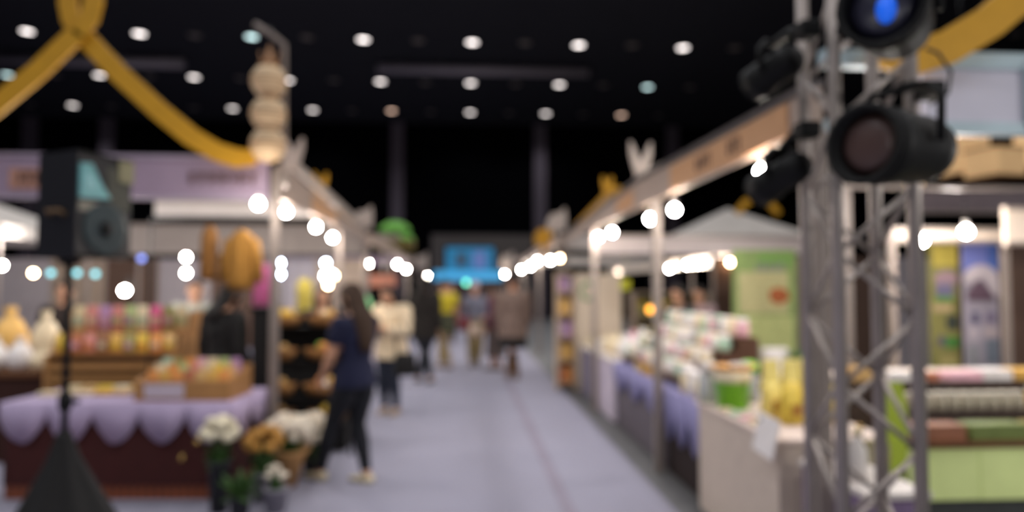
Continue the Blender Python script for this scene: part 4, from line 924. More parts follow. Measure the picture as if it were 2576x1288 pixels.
# pale green banner of the jar stall
o, w, h = banner('tall pale green banner with orange emblem beyond the jar rack', 1842, 2006, 628, 905, 7.3, mat('banner_green', (126, 148, 86), .7, 0, .15, 8))
prints(o, w, h, [('print_field', R(.08, .42, .88, .80), (176, 170, 122), 0), ('print_field', R(.2, .0, .95, .40), (172, 178, 116), 0), ('print_emblem', [(.58, .53), (.72, .50), (.9, .55), (.84, .64), (.66, .66), (.56, .62)], (158, 84, 38), 1), ('print_band', R(.4, .86, .95, .97), (112, 150, 74), 0)])
bb = MB()
for k, (u, wd) in enumerate(((.36, .05), (.44, .06), (.53, .05), (.60, .03), (.66, .06), (.75, .05))):   # blurred grey heading
    bb.prism([(u * w, .80 * h), ((u + wd) * w, .80 * h), ((u + wd * .8) * w, .88 * h), (u * w, (.85 + .03 * (k % 2)) * h)], .003, 'xz', -.014)
part('heading', bb, mat('print_grey', (128, 130, 124), .6), o)
# small table before the green banner
clothtable('small taupe table with cartons in front of the pale green banner', 2.65, 3.45, 6.45, 7.0, .70, WHITE, PT)
for x, y, c, s, lab in ((2.84, 6.7, 'grey', (1.1, 1.4, 3.2), 'tall pale carton standing before the pale green banner'), (3.15, 6.78, 'white', (1.4, 1.2, 2.6), 'white carton behind the navy pouch beside the truss'), (2.72, 7.5, 'white', (2.2, 1.6, 1.6), 'wide white carton beside the jar rack end')):
    good('box', 'carton', lab, 'carton', 'cartons near the green banner', (x, y, .7105 if y < 7 else .9), 0, COLN[c], None, s)
single('carton_plinth', MB().box((0, 0, .4445), (.4, .3, .889), bev=.01), PT, 'taupe plinth under the wide white carton by the jar rack', 'plinth', (2.72, 7.5, .009))
good('bag', 'navy_pouch', 'navy blue gathered pouch on the small taupe table', 'pouch', 'pouches on the taupe table', (2.93, 6.55, .7105), 0, (48, 46, 66), None, (.9, .8, .9))
bouquet('dark green leafy plant on the small taupe table by the truss', (3.3, 6.6, .711), 'pot', PLT, CRM, .16, .3, 0, 12, .07, .12)

# stall behind the jars
t = thing('shelf_unit', 'olive shelf unit with bottles behind the jar rack', 'shelf unit', (3.25, 10.7, .009))
for s in (-1, 1): part('side_panel', MB().box((s * .6, 0, .75), (.03, .34, 1.5)), PT, t)
for z in (.3, .7, 1.1, 1.49): part('shelf', MB().box((0, 0, z), (1.165, .34, .02)), PT, t)
part('back_board', MB().box((0, .18, .75), (1.2, .016, 1.48)), mat('board_olive', (118, 110, 62), .7, 0, .15, 10), t)
for k, z in enumerate((1.1205, .7205)):
    rowof('jar', 'green_jar', 'jar', 'jars on the olive shelf unit', '%s board of the olive shelf unit' % ('upper', 'middle')[k], ('olive', 'pale green', 'gold', 'olive', 'mint', 'pale green'), (2.78, 10.64, z), (3.72, 10.64, z), 0, (1.3, 1.3, 1.8), 'yellow', 0, 'from the ring panel')
p = atY(1573, 716, 10.2); single('lime_card', MB().box((0, 0, 0), (.15, .01, .16), bev=.004).tube([(0, 0, .08), (0, 0, .5)], .003, 5), mat('card_lime', (190, 190, 40), .6), 'lime yellow card hanging under the cream rail', 'card', p).name = 'hanging_lime_card'
p = atY(1636, 779, 9.6); t = thing('hanging_amber_lamp', 'small round amber lamp hanging behind the post', 'lamp', p)
part('globe', MB().ball((0, 0, 0), .05, 14, 10), mat('amber_glow', (255, 172, 60), .3, 0, 0, emit=4), t); part('cord', MB().tube([(0, 0, .05), (0, 0, 2.0 - p.z)], .004, 5), WIRE, t)

# ------------------------------------------------------------------ far end of the aisle
a, b2 = atY(1122, 622, 30), atY(1242, 680, 30)
t = thing('led_screen', 'blue screen at the far end of the aisle', 'screen', ((a.x + b2.x) / 2, 30, b2.z)); w, h = b2.x - a.x, a.z - b2.z
sf = part('screen_face', MB().box((0, 0, h / 2), (w, .08, h)), mat('screen_blue', (40, 130, 176), .5, 0, .1, 3, emit=.26), t)
part('screen_image', MB().box((-.18 * w, -.045, h * .45), (w * .22, .01, h * .6)), mat('screen_dark', (70, 90, 110), .5, 0, 0, emit=.12), sf)
part('screen_image', MB().box((.2 * w, -.045, h * .45), (w * .26, .01, h * .75)), mat('screen_violet', (110, 130, 190), .5, 0, 0, emit=.24), sf)
part('bezel', MB().loft([[(s * x, .03 + y, h / 2 + z * q) for x, y, z in ((-w / 2, 0, -h / 2), (w / 2, 0, -h / 2), (w / 2, 0, h / 2), (-w / 2, 0, h / 2))] for s, q, y in ((1.0, 1.0, -.05), (1.07, 1.12, -.05), (1.07, 1.12, .05), (1.0, 1.0, .05))] , False, False), BLACKP, t)
a, c2 = atY(1092, 681, 29.6), atY(1262, 706, 29.6)
t = thing('far_stage', 'bright blue lit stage front below the blue screen', 'stage', ((a.x + c2.x) / 2, 29.6, 0)); w, h = c2.x - a.x, a.z - c2.z
part('lit_band', MB().box((0, 0, c2.z + h / 2), (w, .1, h)), mat('stage_blue_glow', (70, 170, 226), .5, 0, .12, 2, emit=.5), t)
part('stage_base', MB().box((0, .1, c2.z / 2), (w, .6, c2.z - .01)), mat('stage_brown', (72, 56, 54), .8), t)
p = atY(1173, 711, 26); t = thing('hanging_green_lamp', 'round green glowing lamp in the middle of the far aisle', 'lamp', p)
part('globe', MB().ball((0, 0, 0), .09, 14, 10), mat('green_glow', (96, 204, 172), .3, 0, 0, emit=6), t); part('pole', MB().tube([(0, 0, -.09), (0, 0, -p.z + .01)], .02, 6), BLACKP, t); part('foot', MB().lathe([(.001, 0), (.2, 0), (.2, .03), (.001, .04)], (0, 0, -p.z + .009)), BLACKP, t)
p = atY(915, 768, 11); t = thing('hanging_paper_lantern', 'pale green paper lantern above the cream sweater', 'lantern', p)
part('shade', MB().lathe([(.05, -.15), (.11, -.1), (.13, 0), (.11, .1), (.05, .15)]), mat('lantern_green_glow', (150, 214, 150), .6, 0, .1, 8, emit=.5), t); part('top_ring', MB().lathe([(.05, .151), (.052, .17), (.03, .175)]), WHITE, t); part('cord', MB().tube([(0, 0, .17), (0, 0, 2.3 - p.z)], .004, 5), WIRE, t)
p = atY(960, 706, 15); t = thing('hanging_orange_sign', 'faded orange sign hanging far above the aisle crowd', 'sign', p)
part('board', MB().box((0, 0, 0), (.62, .03, .26)), mat('sign_orange', (196, 128, 102), .6), t); part('cords', MB().tube([(-.25, 0, .13), (-.25, 0, .5)], .004, 5).tube([(.25, 0, .13), (.25, 0, .5)], .004, 5), WIRE, t)
p0 = atY(993, 580, 22.6)
t = thing('parasol', 'bright green two tier parasol rising above the far stalls', 'parasol', (p0.x, 22.6, .009))
zz = p0.z
def dome(r, z, h): return MB().lathe([(r, z), (r * .98, z + .02), (r * .8, z + h * .55), (r * .45, z + h * .88), (.03, z + h), (.02, z + h - .03), (r * .42, z + h * .8), (r * .74, z + h * .5), (r * .95, z)], seg=16)
GRN = mat('parasol_green', (112, 186, 66), .7, 0, .1, 8)
part('lower_canopy', dome(.66, zz - .31, .30), GRN, t); part('upper_canopy', dome(.54, zz - .04, .34), GRN, t)
part('fringe', MB().lathe([(.665, zz - .75), (.67, zz - .33), (.645, zz - .33), (.64, zz - .75)], seg=20), mat('fringe_olive', (112, 98, 44), .8, 0, .25, 14), t)
part('pole', MB().tube([(0, 0, 0), (0, 0, zz + .3)], .02, 8), BLACKP, t); part('base', MB().lathe([(.001, 0), (.22, 0), (.22, .04), (.03, .06), (.001, .06)]), BLACKP, t)
# warm square lanterns and the brown tree like shop front on the far side
for i, (px0, px1, py0, py1, Y, e, lab) in enumerate(((2384, 2468, 325, 440, 14, .34, 'large warm glowing square lantern beside the stage light, biggest of its group'), (2452, 2552, 378, 446, 13, .26, 'wide cream square lantern beside the biggest one'), (2328, 2384, 478, 522, 12, .34, 'small amber square lantern below the stage light'),
                                                  (2562, 2630, 330, 420, 14, .6, 'warm square lantern cut by the picture edge'), (2280, 2318, 440, 475, 13, .5, 'smallest warm square lantern beneath the stage light body'))):
    a, b2 = atY(px0, py0, Y), atY(px1, py1, Y); w, h = b2.x - a.x, a.z - b2.z
    o = thing('hanging_square_lantern', lab, 'lantern', ((a.x + b2.x) / 2, Y, b2.z), .2 * i, 'warm square lanterns')
    part('shade', MB().box((0, 0, h / 2), (w * .9, w * .9, h), bev=.02), mat('lantern_warm_%d' % int(e * 100), (240, 196, 142), .6, 0, .12, 4, emit=e), o)
    for z in (h + .02, -.02): part('wood_frame', MB().box((0, 0, z), (w * .92, w * .92, .04)), mat('lantern_frame_wood', (126, 86, 50), .5), o)
    part('cord', MB().tube([(0, 0, h + .04), (0, 0, ZC - b2.z - .002)], .008, 5), WIRE, o)
p = atY(2545, 810, 6.6); t = thing('hanging_violet_lamp', 'small violet glowing lamp at the picture edge', 'lamp', p)
part('globe', MB().ball((0, 0, 0), .05, 12, 8), mat('violet_glow', (128, 118, 224), .3, 0, 0, emit=4), t); part('cord', MB().tube([(0, 0, .05), (0, 0, 2.2 - p.z)], .004, 5), WIRE, t)
# ------------------------------------------------------------------ people
SKIN = mat('skin_light_brown', (206, 156, 126), .55, 0, .05, 20)
EYE, LIP = mat('eye_dark', (30, 22, 18), .2, 0, 0), mat('lip_rose', (168, 96, 88), .5, 0, 0)
def V3(*a): return Vector(a)
def hand(mb, w, u, side, H, curl=.5):
    """palm with four bent fingers of unequal length and a thumb leaving its side; side points to the thumb"""
    u = u.normalized(); s = (side - u * side.dot(u)).normalized(); n = u.cross(s).normalized()
    k = H / 1.65
    rings = []
    for l, hw, ht in ((-.01, .020, .017), (.02, .030, .016), (.055, .040, .014), (.088, .038, .012), (.096, .028, .009)):
        c = w + u * l * k
        rings.append([c + s * hw * k * math.cos(a) + n * ht * k * math.sin(a) for a in np.linspace(0, 2 * PI, 12, False)])
    mb.loft(rings)
    for off, ln in ((.029, .068), (.010, .077), (-.010, .071), (-.028, .055)):
        p0 = w + (u * .082 + s * off) * k; d1 = (u + n * curl * .5).normalized(); d2 = (u + n * curl * 1.5).normalized()
        p1 = p0 + d1 * ln * .5 * k; p2 = p1 + d2 * ln * .32 * k; p3 = p2 + (d2 + n * curl * .6).normalized() * ln * .25 * k
        mb.tube([p0, p1, p2, p3], [.0095 * k, .009 * k, .0085 * k, .006 * k], 8)
    p0 = w + (u * .03 + s * .024) * k
    p1 = p0 + (u * .55 + s * .8 + n * .3).normalized() * .035 * k; p2 = p1 + (u + s * .25 + n * .5).normalized() * .028 * k
    mb.tube([p0, p1, p2], [.013 * k, .0105 * k, .007 * k], 8)
def person(label, root, rz, H, feet, hip=(0, 0), chest=(0, 0), head=(0, 0), hyaw=0, hpitch=0, arms=None, hair=((40, 28, 22), 'short'), wear=(), shoes=(60, 50, 46), vox=.009, heavy=1.0, extra=None):
    """root: where the figure stands; feet, hip, chest, head: world offsets from root"""
    t = thing('person', label, 'person', root, rz)
    Rm = Matrix.Rotation(-rz, 3, 'Z')
    L = lambda o: Rm @ Vector((o[0], o[1], 0))
    hp, ch_, hd = L(hip), L(chest), L(head)
    fR, fL = L(feet[0]), L(feet[1])
    bones = []; mb = MB()
    def limb(name, p, q, r0, r1, bulge=0):
        p, q = Vector(p), Vector(q); m = p.lerp(q, .3)
        mb.tube([p, m, p.lerp(q, .65), q], [r0, r0 * (1 + bulge), (r0 * .45 + r1 * .55) * (1 + bulge * .4), r1], 14); mb.ball(p, r0, 12, 8); mb.ball(q, r1, 12, 8)
        bones.append((name, p, q, (r0 + r1) / 2))
    def sp(z):   # spine
        u = (z - .53) / (.84 - .53)
        c = hp.lerp(ch_, max(0, min(1, u))) if u < 1 else ch_.lerp(hd, min(1, (z - .84) / .1))
        return c
    g = heavy
    tr = [(.475, .062, .05), (.50, .090, .062), (.53, .100, .07), (.57, .092, .064), (.62, .079, .056), (.68, .086, .062), (.735, .099, .068), (.78, .104, .061), (.81, .092, .05), (.828, .06, .042), (.845, .036, .037), (.875, .031, .034)]
    mb.loft([[V3(sp(z).x + rx * g * H * math.cos(a), sp(z).y + ry * g * H * math.sin(a) + (.004 * H if z > .7 else 0), z * H) for a in np.linspace(0, 2 * PI, 24, False)] for z, rx, ry in tr])
    bones.append(('pelvis', hp + V3(0, 0, .50 * H), hp + V3(0, 0, .56 * H), .085 * H)); bones.append(('torso', sp(.60) + V3(0, 0, .60 * H), sp(.79) + V3(0, 0, .79 * H), .075 * H))
    bones.append(('neck', sp(.85) + V3(0, 0, .85 * H), sp(.87) + V3(0, 0, .875 * H), .034 * H))
    # head
    hc = hd + V3(0, -.004 * H, .875 * H); HM = Matrix.Translation(hc) @ Euler((hpitch, 0, hyaw)).to_matrix().to_4x4() @ Matrix.Translation((0, 0, -.875 * H))
    hr = [(.868, .020, .022, -.022), (.880, .031, .036, -.016), (.900, .041, .050, -.007), (.925, .046, .057, -.001), (.950, .048, .060, .002), (.975, .043, .054, .004), (.991, .028, .036, .005), (.999, .010, .013, .005)]
    mb.loft([[HM @ V3(rx * H * math.cos(a), (cy + ry * math.sin(a)) * H, z * H) for a in np.linspace(0, 2 * PI, 22, False)] for z, rx, ry, cy in hr])
    mb.tube([HM @ V3(0, -.053 * H, .938 * H), HM @ V3(0, -.066 * H, .918 * H), HM @ V3(0, -.055 * H, .911 * H)], [.006 * H, .009 * H, .008 * H], 8)
    for s in (-1, 1): mb.ball(HM @ V3(s * .047 * H, .004 * H, .928 * H), (.007 * H, .013 * H, .018 * H), 10, 8)
    bones.append(('head', HM @ V3(0, 0, .90 * H), HM @ V3(0, 0, .97 * H), .05 * H))
    # legs: s=-1 the person's right
    ankles = []
    for s, f in ((-1, fR), (1, fL)):
        h0 = hp + V3(s * .052 * H, 0, .50 * H); an = V3(f.x, f.y, .048 * H); ankles.append(an)
        kn = h0.lerp(an, .47) + V3(0, -.02 * H, .0); ext = (.49 * H - (h0 - an).length + .0)
        kn.y -= max(0, min(.06 * H, ext * .8))
        limb('thigh', h0, kn, .058 * H * g, .036 * H, .02); limb('shank', kn, an, .035 * H, .022 * H, .10)
        mb.loft([[an + V3(rx * H * math.cos(a), y * H, -.033 * H + zz * H + rz2 * H * math.sin(a)) for a in np.linspace(0, 2 * PI, 12, False)] for y, rx, zz, rz2 in ((.03, .018, 0.004, .018), (.0, .024, .008, .024), (-.05, .026, 0, .016), (-.09, .02, -.006, .009), (-.105, .01, -.008, .005))])
        bones.append(('foot', an + V3(0, .01 * H, -.03 * H), an + V3(0, -.09 * H, -.03 * H), .024 * H))
    # arms
    arms = arms or {}
    for s, k in ((-1, 'R'), (1, 'L')):
        sh = sp(.80) + V3(s * .105 * H * g, .004 * H, .80 * H)
        e, w = arms.get(k, ((s * .135, .012, .635), (s * .138, -.035, .495)))
        el, wr = V3(*e) * H + ch_, V3(*w) * H + ch_
        limb('uarm', sh, el, .033 * H, .024 * H, .04); limb('farm', el, wr, .0245 * H, .016 * H, .08)
        hand(mb, wr, wr - el, V3(-s * .3, -1, .2), H, .55)
        bones.append(('hand', wr, wr + (wr - el).normalized() * .09 * H, .02 * H))
    me = mb.mesh('body_raw'); o = bpy.data.objects.new('body_raw', me); COL.objects.link(o)
    r = o.modifiers.new('r', 'REMESH'); r.mode = 'VOXEL'; r.voxel_size = vox; r.use_smooth_shade = True
    sm = o.modifiers.new('s', 'SMOOTH'); sm.iterations = 3; sm.factor = .5
    dg = bpy.context.evaluated_depsgraph_get(); bm_ = bpy.data.meshes.new_from_object(o.evaluated_get(dg)); bpy.data.objects.remove(o)
    bm_.name = 'body'; bm_.materials.clear(); link('body', bm_, SKIN, t)
    n = len(bm_.vertices); co_ = np.empty(n * 3); bm_.vertices.foreach_get('co', co_); co_ = co_.reshape(-1, 3)
    no_ = np.empty(n * 3); bm_.vertices.foreach_get('normal', no_); no_ = no_.reshape(-1, 3)
    best = np.full(n, 9e9); lab = np.zeros(n, int); tt = np.zeros(n)
    for i, (nm, p, q, rr) in enumerate(bones):
        p, q = np.array(p), np.array(q); d = q - p; u = np.clip(((co_ - p) @ d) / (d @ d + 1e-9), 0, 1)
        ds = np.linalg.norm(co_ - (p + u[:, None] * d), axis=1) - rr; k = ds < best
        best[k] = ds[k]; lab[k] = i; tt[k] = u[k]
    names = np.array([b[0] for b in bones])[lab]; zz = co_[:, 2] / H
    polys = [tuple(p.vertices) for p in bm_.polygons]
    pa = np.array([p if len(p) == 4 else (*p, p[-1]) for p in polys])
    def shell(nm, mask, off, m):
        fm = mask[pa].all(axis=1); fs = pa[fm]; ids = np.unique(fs)
        if not len(ids): return
        mp = np.full(n, -1); mp[ids] = np.arange(len(ids))
        offv = (off if np.isscalar(off) else off[ids])
        v = co_[ids]; fold = .003 * np.sin(v[:, 2] * 60 + v[:, 0] * 25) + .002 * np.sin(v[:, 0] * 90 + v[:, 1] * 70)
        v = v + no_[ids] * (offv + fold)[:, None] if not np.isscalar(offv) else v + no_[ids] * (offv + fold * min(1, off / .015))[:, None]
        s_ = MB(); s_.v = [tuple(x) for x in v]; s_.f = [[int(mp[i]) for i in dict.fromkeys(f)] for f in fs]; s_.sm = [True] * len(s_.f); s_.mi = [0] * len(s_.f)
        q = part(nm, s_, m, t)
        smo = q.modifiers.new('relax', 'SMOOTH'); smo.iterations = 2; smo.factor = .4
        return q
    for nm, kind, off, rgb in wear:
        m = mat('wear_%s_%d_%d_%d' % (nm, *rgb), rgb, .9, 0, .15, 26, bump=.2)
        T = (names == 'torso') & (zz < .835); P = names == 'pelvis'
        if kind == 'tee': shell(nm, T | (P & (zz > .49)) | ((names == 'thigh') & (zz > .50)) | ((names == 'uarm') & (tt < .62)), off, m)
        elif kind == 'long': shell(nm, T | (P & (zz > .47)) | ((names == 'thigh') & (zz > .48)) | (names == 'uarm') | ((names == 'farm') & (tt < .93)) | ((names == 'neck') & (zz < .845)), off, m)
        elif kind == 'trousers': shell(nm, P & (zz < .58) | (names == 'thigh') | ((names == 'shank') & (tt < .96)), off, m)
        elif kind in ('skirt', 'coat', 'hem'):   # a bell hanging from the waist or hips; off = (top, bottom, flare)
            za, zb, fl = off; b = MB(); rings = []
            for u in np.linspace(0, 1, 7):
                z = zb + (za - zb) * u; c = hp if z < .56 else sp(z)
                zt = min(max(z, .50), .72); rx = np.interp(zt, [.5, .53, .62, .72], [.105, .107, .094, .108]) * g + fl * (1 - u); ry = np.interp(zt, [.5, .53, .62, .72], [.078, .08, .072, .082]) * g + fl * (1 - u)
                rings.append([V3(c.x + H * rx * (1 + .04 * math.sin(9 * a) * (1 - u)) * math.cos(a), c.y + H * ry * (1 + .04 * math.sin(9 * a) * (1 - u)) * math.sin(a), z * H) for a in np.linspace(0, 2 * PI, 40, False)])
            b.loft(rings, False); part(nm, b, m, t)
        elif kind == 'socks': shell(nm, (names == 'shank'), off, m)
    # hair
    hm = mat('hair_%d_%d_%d' % hair[0], hair[0], .85, 0, .25, 60); b = MB()
    cap = []; rows = 9; cols = 24
    for i in range(rows + 1):
        ph = i / rows * (PI * .62); ring = []
        for j in range(cols):
            a = 2 * PI * j / cols; front = max(0, -math.sin(a)); lim = ph * (1 - .50 * front ** 1.2)
            ring.append(HM @ V3(math.sin(lim) * math.cos(a) * .0545 * H, (.004 + math.sin(lim) * math.sin(a) * .0665) * H, (.948 + math.cos(lim) * .061) * H))
        cap.append(ring)
    b.loft(cap, True)
    style = hair[1]
    if style in ('long', 'mid'):
        zb = {'long': .66, 'mid': .80}[style]; rr = []
        for u in np.linspace(0, 1, 9):
            z = .955 + (zb - .955) * u; c = (HM @ V3(0, 0, z * H)) if z > .87 else V3(sp(z).x, sp(z).y, z * H)
            wd = (.058 + .012 * math.sin(PI * u) - .022 * u ** 2) * H; dp = (.034 - .012 * u) * H; yb = (.036 + .045 * min(1, u * 1.3)) * H
            rr.append([V3(c.x + wd * math.cos(a) * (1 + .05 * math.sin(6 * a + u * 9)), c.y + yb + dp * math.sin(a), c.z) for a in np.linspace(0, 2 * PI, 20, False)])
        b.loft(rr)
        for s in (-1, 1): b.tube([HM @ V3(s * .05 * H, -.012 * H, .955 * H), HM @ V3(s * .054 * H, -.004 * H, .90 * H), HM @ V3(s * .056 * H, .01 * H, .855 * H)], [.012 * H, .013 * H, .008 * H], 8)
    elif style == 'bun': b.ball(HM @ V3(0, .066 * H, .965 * H), .03 * H, 12, 8)
    part('hair', b, hm, t)
    if style == 'cap': pass
    for s in (-1, 1):
        part('eye', MB().ball(HM @ V3(s * .0175 * H, -.0545 * H, .939 * H), (.0075 * H, .004 * H, .0045 * H), 10, 6), EYE, t)
        part('eyebrow', MB().tube([HM @ V3(s * .009 * H, -.0585 * H, .949 * H), HM @ V3(s * .0175 * H, -.0575 * H, .952 * H), HM @ V3(s * .027 * H, -.053 * H, .949 * H)], .002 * H, 6), hm, t)
    part('mouth', MB().tube([HM @ V3(-.013 * H, -.0485 * H, .896 * H), HM @ V3(0, -.0545 * H, .897 * H), HM @ V3(.013 * H, -.0485 * H, .896 * H)], [.002 * H, .0042 * H, .002 * H], 8), LIP, t)
    sm_ = mat('shoe_%d_%d_%d' % shoes, shoes, .6, 0, .1, 20)
    for an in ankles:
        b = MB(); rows_ = ((.036, .020, .030), (.028, .027, .040), (.0, .030, .046), (-.03, .032, .036), (-.07, .031, .024), (-.10, .024, .018), (-.118, .012, .012))
        b.loft([[an + V3(rx * H * math.cos(a), y * H, -.046 * H + max(0.0, top * H * (.5 + .5 * math.sin(a)))) for a in np.linspace(0, 2 * PI, 14, False)] for y, rx, top in rows_])
        sh_ = part('shoe', b, sm_, t)
        part('sole', MB().loft([[an + V3(x * H, y * H, z) for x, y in ((.018, .036), (.026, .02), (.029, -.03), (.029, -.07), (.018, -.108), (-.018, -.108), (-.029, -.07), (-.029, -.03), (-.026, .02), (-.018, .036))] for z in (-.047 * H, -.040 * H)], True, False), mat('sole_pale', (176, 168, 156), .7), sh_)
    if extra: extra(t, H, hp, ch_, HM)
    return t
def stand(px, py): p = atZ(px, py, .009); return Vector((p.x, p.y, .009))

# 1 the woman in the foreground
w0 = stand(862, 1214); fa, fb = stand(805, 1207), stand(922, 1214)
person('woman with long brown hair in navy T-shirt and black leggings striding across the carpet', w0, math.radians(-128), 1.61,
       [(fb.x - w0.x, fb.y - w0.y), (fa.x - w0.x, fa.y - w0.y)], hip=(.09, 0), chest=(.085, .02), head=(.055, .05), hyaw=.1, hpitch=.12,
       arms={'L': ((.13, -.03, .64), (.10, -.13, .52)), 'R': ((-.135, -.06, .64), (-.10, -.17, .56))}, hair=((52, 32, 16), 'long'),
       wear=(('shirt', 'tee', .014, (17, 21, 52)), ('shirt_hem', 'hem', (.60, .485, .012), (17, 21, 52)), ('leggings', 'trousers', .006, (14, 16, 25))), shoes=(206, 192, 160), vox=.0065, heavy=1.06)
# 2 the cream sweater
w0 = stand(984, 1040)
person('person in loose cream sweater looking down with hands together', w0, math.radians(-24), 1.60, [(-.08, .05), (.07, -.06)], hip=(.0, .02), chest=(0, 0), head=(-.03, -.06), hpitch=.35,
       arms={'L': ((.15, -.05, .645), (.035, -.15, .66)), 'R': ((-.15, -.05, .645), (-.03, -.16, .68))}, hair=((34, 24, 20), 'long'),
       wear=(('sweater', 'long', .036, (226, 206, 174)), ('sweater_hem', 'hem', (.66, .43, .022), (226, 206, 174)), ('jeans', 'trousers', .012, (36, 42, 58))), shoes=(150, 128, 108), vox=.008, heavy=1.08)
hb = thing('handbag', 'black shoulder bag hanging at the hip of the cream sweater', 'bag', (w0.x + .20, w0.y - .34, .52), .3)
bb = part('bag_body', MB().loft([sr(.26, .09, 0, 20), sr(.28, .12, .06, 20), sr(.26, .10, .2, 20), sr(.23, .05, .27, 20)]), BLACKC, hb)
part('strap', MB().tube([(-.1, 0, .26), (-.12, -.0, .45), (-.11, .0, .66), (-.06, .0, .69), (.02, 0, .5), (.08, 0, .26)], .009, 7), BLACKC, bb)
# 3 dark passer by
w0 = stand(1066, 964)
person('person in long black jacket and dark jeans walking beside the cream sweater', w0, math.radians(165), 1.76, [(-.10, .08), (.11, -.10)], hair=((28, 20, 16), 'mid'),
       wear=(('jacket', 'long', .028, (30, 24, 20)), ('jacket_hem', 'hem', (.64, .42, .016), (30, 24, 20)), ('jeans', 'trousers', .014, (30, 32, 40))), shoes=(46, 50, 60), heavy=1.1)
# 4 vendor behind the fruit
person('vendor in dark navy top with pale badge behind the fruit stand', (-1.60, 7.86, .009), .15, 1.58, [(-.09, 0), (.09, 0)], hair=((34, 24, 20), 'mid'),
       arms={'L': ((.15, -.04, .64), (.09, -.14, .60)), 'R': ((-.15, -.04, .64), (-.08, -.15, .62))},
       wear=(('shirt', 'long', .02, (30, 28, 44)), ('trousers', 'trousers', .014, (28, 28, 34))),
       extra=lambda t, H, hp, ch, HM: part('badge', MB().box((.06, -.145, .72 * H), (.10, .008, .07), (.1, 0, 0)), WHITE, t))
# 5 yellow top
w0 = stand(1118, 927)
person('person in bright yellow top and khaki trousers down the aisle', w0, math.radians(-150), 1.73, [(-.08, .05), (.10, -.04)], hair=((40, 32, 26), 'short'),
       wear=(('shirt', 'tee', .022, (206, 188, 44)), ('waist_jacket', 'hem', (.62, .40, .03), (70, 72, 52)), ('trousers', 'trousers', .02, (158, 138, 98))), shoes=(120, 100, 80), heavy=1.1)
hb = thing('handbag', 'dark red bag hanging beside the person in yellow', 'bag', (w0.x + .37, w0.y - .05, .74), .2)
bb = part('bag_body', MB().loft([sr(.22, .1, 0, 20), sr(.25, .12, .1, 20), sr(.22, .06, .26, 20)]), mat('bag_dark_red', (116, 44, 50), .7, 0, .1, 20), hb)
part('strap', MB().tube([(-.08, 0, .25), (-.1, 0, .5), (-.14, 0, .6), (-.02, 0, .5), (.07, 0, .25)], .009, 7), mat('bag_dark_red', (116, 44, 50)), bb)
# 6 grey blue shirt
w0 = stand(1194, 921)
def cap(t, H, hp, ch, HM):
    b = MB(); b.loft([[HM @ V3(.058 * H * math.cos(a) * s, (.003 + .07 * math.sin(a) * s) * H, z * H) for a in np.linspace(0, 2 * PI, 20, False)] for z, s in ((.955, 1.02), (.985, .95), (1.008, .62), (1.016, .1))])
    b.add([HM @ V3(x * H, y * H, z * H) for x, y, z in ((-.045, -.055, .962), (.045, -.055, .962), (.035, -.105, .956), (-.035, -.105, .956), (-.045, -.055, .957), (.045, -.055, .957), (.035, -.105, .951), (-.035, -.105, .951))],
          [(0, 1, 2, 3), (4, 5, 6, 7), (0, 1, 5, 4), (1, 2, 6, 5), (2, 3, 7, 6), (3, 0, 4, 7)])
    part('cap', b, mat('cap_pale', (198, 188, 200), .8), t)
person('person in grey blue shirt, pale cap and khaki trousers in the middle of the aisle', w0, math.radians(10), 1.66, [(-.07, -.04), (.06, .05)], hair=((60, 50, 46), 'short'),
       wear=(('shirt', 'long', .022, (124, 126, 144)), ('trousers', 'trousers', .022, (150, 132, 92))), shoes=(80, 66, 56), extra=cap)
# 7 brown coat, 8 maroon
w0 = stand(1290, 952)
person('tall person in taupe brown coat over a black skirt seen from behind', w0, math.radians(176), 1.78, [(-.07, .06), (.06, -.05)], hair=((44, 34, 30), 'short'),
       wear=(('coat', 'long', .040, (128, 108, 98)), ('coat_body', 'hem', (.70, .40, .016), (128, 108, 98)), ('skirt', 'skirt', (.53, .30, .022), (22, 20, 20)), ('boots', 'socks', .018, (92, 66, 44))), shoes=(116, 88, 72), heavy=1.16)
w0 = stand(1256, 938)
person('person in maroon top half hidden beside the taupe brown coat', (w0.x - .05, w0.y + .4, .009), math.radians(-120), 1.66, [(-.06, .04), (.07, -.04)], hair=((38, 24, 22), 'mid'),
       arms={'R': ((-.15, -.05, .64), (-.10, -.15, .60))}, wear=(('sweater', 'long', .026, (92, 40, 62)), ('skirt', 'skirt', (.58, .16, .03), (96, 84, 80))), shoes=(90, 78, 72))
hb = thing('handbag', 'beige bag carried in front of the maroon top', 'bag', (w0.x - .44, w0.y + .06, .66), .8)
bb = part('bag_body', MB().loft([sr(.28, .12, 0, 20), sr(.31, .14, .08, 20), sr(.27, .06, .24, 20)]), mat('bag_beige', (186, 164, 146), .7, 0, .08, 20), hb)
part('handles', MB().tube([(-.08, 0, .23), (-.05, 0, .36), (.05, 0, .36), (.08, 0, .23)], .008, 7), mat('bag_beige', (186, 164, 146)), bb)
# 9 black clad figure at the lavender table
person('person all in black with dark hair standing between rack and black column', (-2.17, 6.36, .009), math.radians(150), 1.62, [(-.08, .0), (.08, .0)], hpitch=.3, head=(0.02, .04), hair=((24, 18, 16), 'mid'),
       wear=(('jacket', 'long', .030, (20, 18, 18)), ('jacket_hem', 'hem', (.66, .44, .012), (20, 18, 18)), ('trousers', 'trousers', .018, (18, 18, 20))), shoes=(24, 24, 26), heavy=1.0)
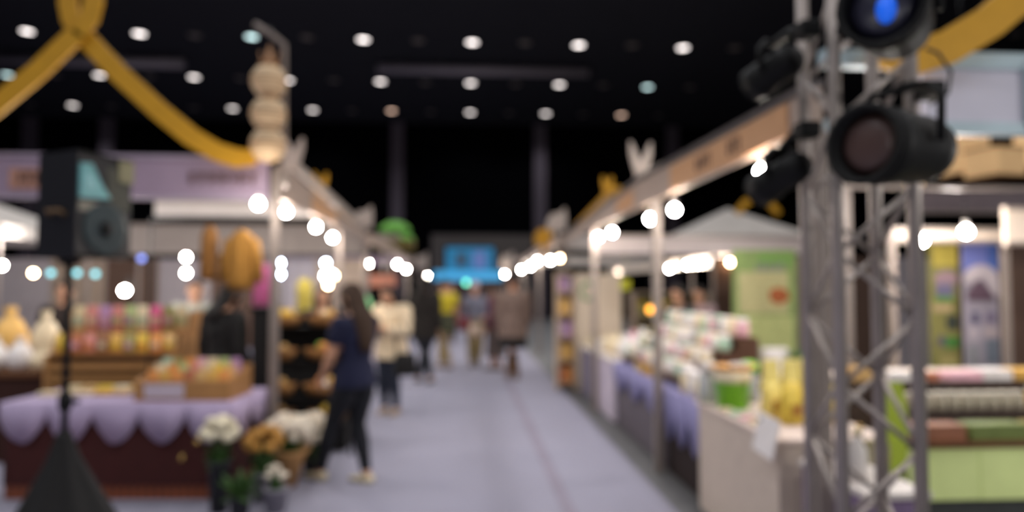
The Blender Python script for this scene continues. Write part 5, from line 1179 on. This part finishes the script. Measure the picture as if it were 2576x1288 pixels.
# 10-12 vendors inside the stalls
person('vendor in pale grey green shirt behind the stepped rack', (atY(490, 800, 8.25).x, 8.25, .009), .4, 1.66, [(-.09, 0), (.09, 0)], hair=((26, 24, 30), 'short'), wear=(('shirt', 'tee', .022, (166, 170, 158)), ('trousers', 'trousers', .016, (34, 44, 50))))
person('dark haired vendor in black behind the big tied bags', (atY(164, 740, 7.95).x, 7.95, .009), .3, 1.64, [(-.09, 0), (.09, 0)], hair=((30, 20, 16), 'bun'), wear=(('shirt', 'long', .024, (40, 30, 28)), ('trousers', 'trousers', .016, (30, 28, 28))))
person('vendor in charcoal shirt behind the jar rack, nearer the aisle', (2.78, 8.72, .009), -.9, 1.60, [(-.09, 0), (.09, 0)], hair=((30, 22, 18), 'mid'), hpitch=.2, wear=(('shirt', 'long', .022, (52, 46, 46)), ('trousers', 'trousers', .016, (36, 34, 36))))
person('vendor in pinkish grey shirt further inside the jar stall', (3.36, 9.62, .009), -.7, 1.58, [(-.09, 0), (.09, 0)], hair=((36, 26, 20), 'bun'), hpitch=.15, wear=(('shirt', 'tee', .022, (150, 126, 128)), ('trousers', 'trousers', .016, (60, 54, 60))))
person('distant visitor in dark brown down the aisle left of the green lamp', (-.42, 19.5, .009), .3, 1.68, [(-.08, .05), (.08, -.05)], hair=((40, 30, 24), 'short'), wear=(('shirt', 'long', .024, (88, 70, 62)), ('trousers', 'trousers', .018, (74, 62, 56))), vox=.012)
person('distant visitor in taupe shirt down the aisle behind the pale cap', (.85, 18.5, .009), 2.8, 1.66, [(-.08, .05), (.08, -.05)], hair=((44, 34, 28), 'mid'), wear=(('shirt', 'long', .024, (136, 112, 92)), ('trousers', 'trousers', .018, (96, 82, 70))), vox=.012)

# ------------------------------------------------------------------ look
w = bpy.data.worlds.new('hall_air'); SC.world = w; w.use_nodes = True
w.node_tree.nodes['Background'].inputs['Color'].default_value = (.5, .5, .55, 1); w.node_tree.nodes['Background'].inputs['Strength'].default_value = .0
SC.view_settings.view_transform = 'Standard'; SC.view_settings.look = 'None'; SC.view_settings.gamma = 1
SC.view_settings.use_curve_mapping = False
SC.view_settings.exposure = 0.0
SC.cycles.use_denoising = True
SC.cycles.max_bounces = 6
dupl = {k: v for k, v in LABELS.items() if len(v) > 1}
if dupl: print('DUPLICATE LABELS', dupl)

# unseen fill lamps added inside the stalls, brightening the inner boards and goods
for lx, ly, lz, lw in ((-5.2, 6.5, 2.4, 25), (-3.4, 6.4, 2.42, 25), (-2.2, 8.6, 2.1, 10), (-4.2, 8.0, 2.2, 12), (-3.4, 10.2, 2.0, 14), (-6.5, 10.5, 2.2, 25), (2.3, 6.2, 2.25, 16), (3.4, 8.0, 2.2, 20), (2.6, 4.2, 2.3, 16), (3.8, 3.5, 2.3, 20), (3.9, 5.2, 2.2, 14), (-2.6, 14, 2.2, 25), (2.8, 14, 2.2, 25)):
    pointlight((lx, ly, lz), lw, (1, .94, .88), .06)
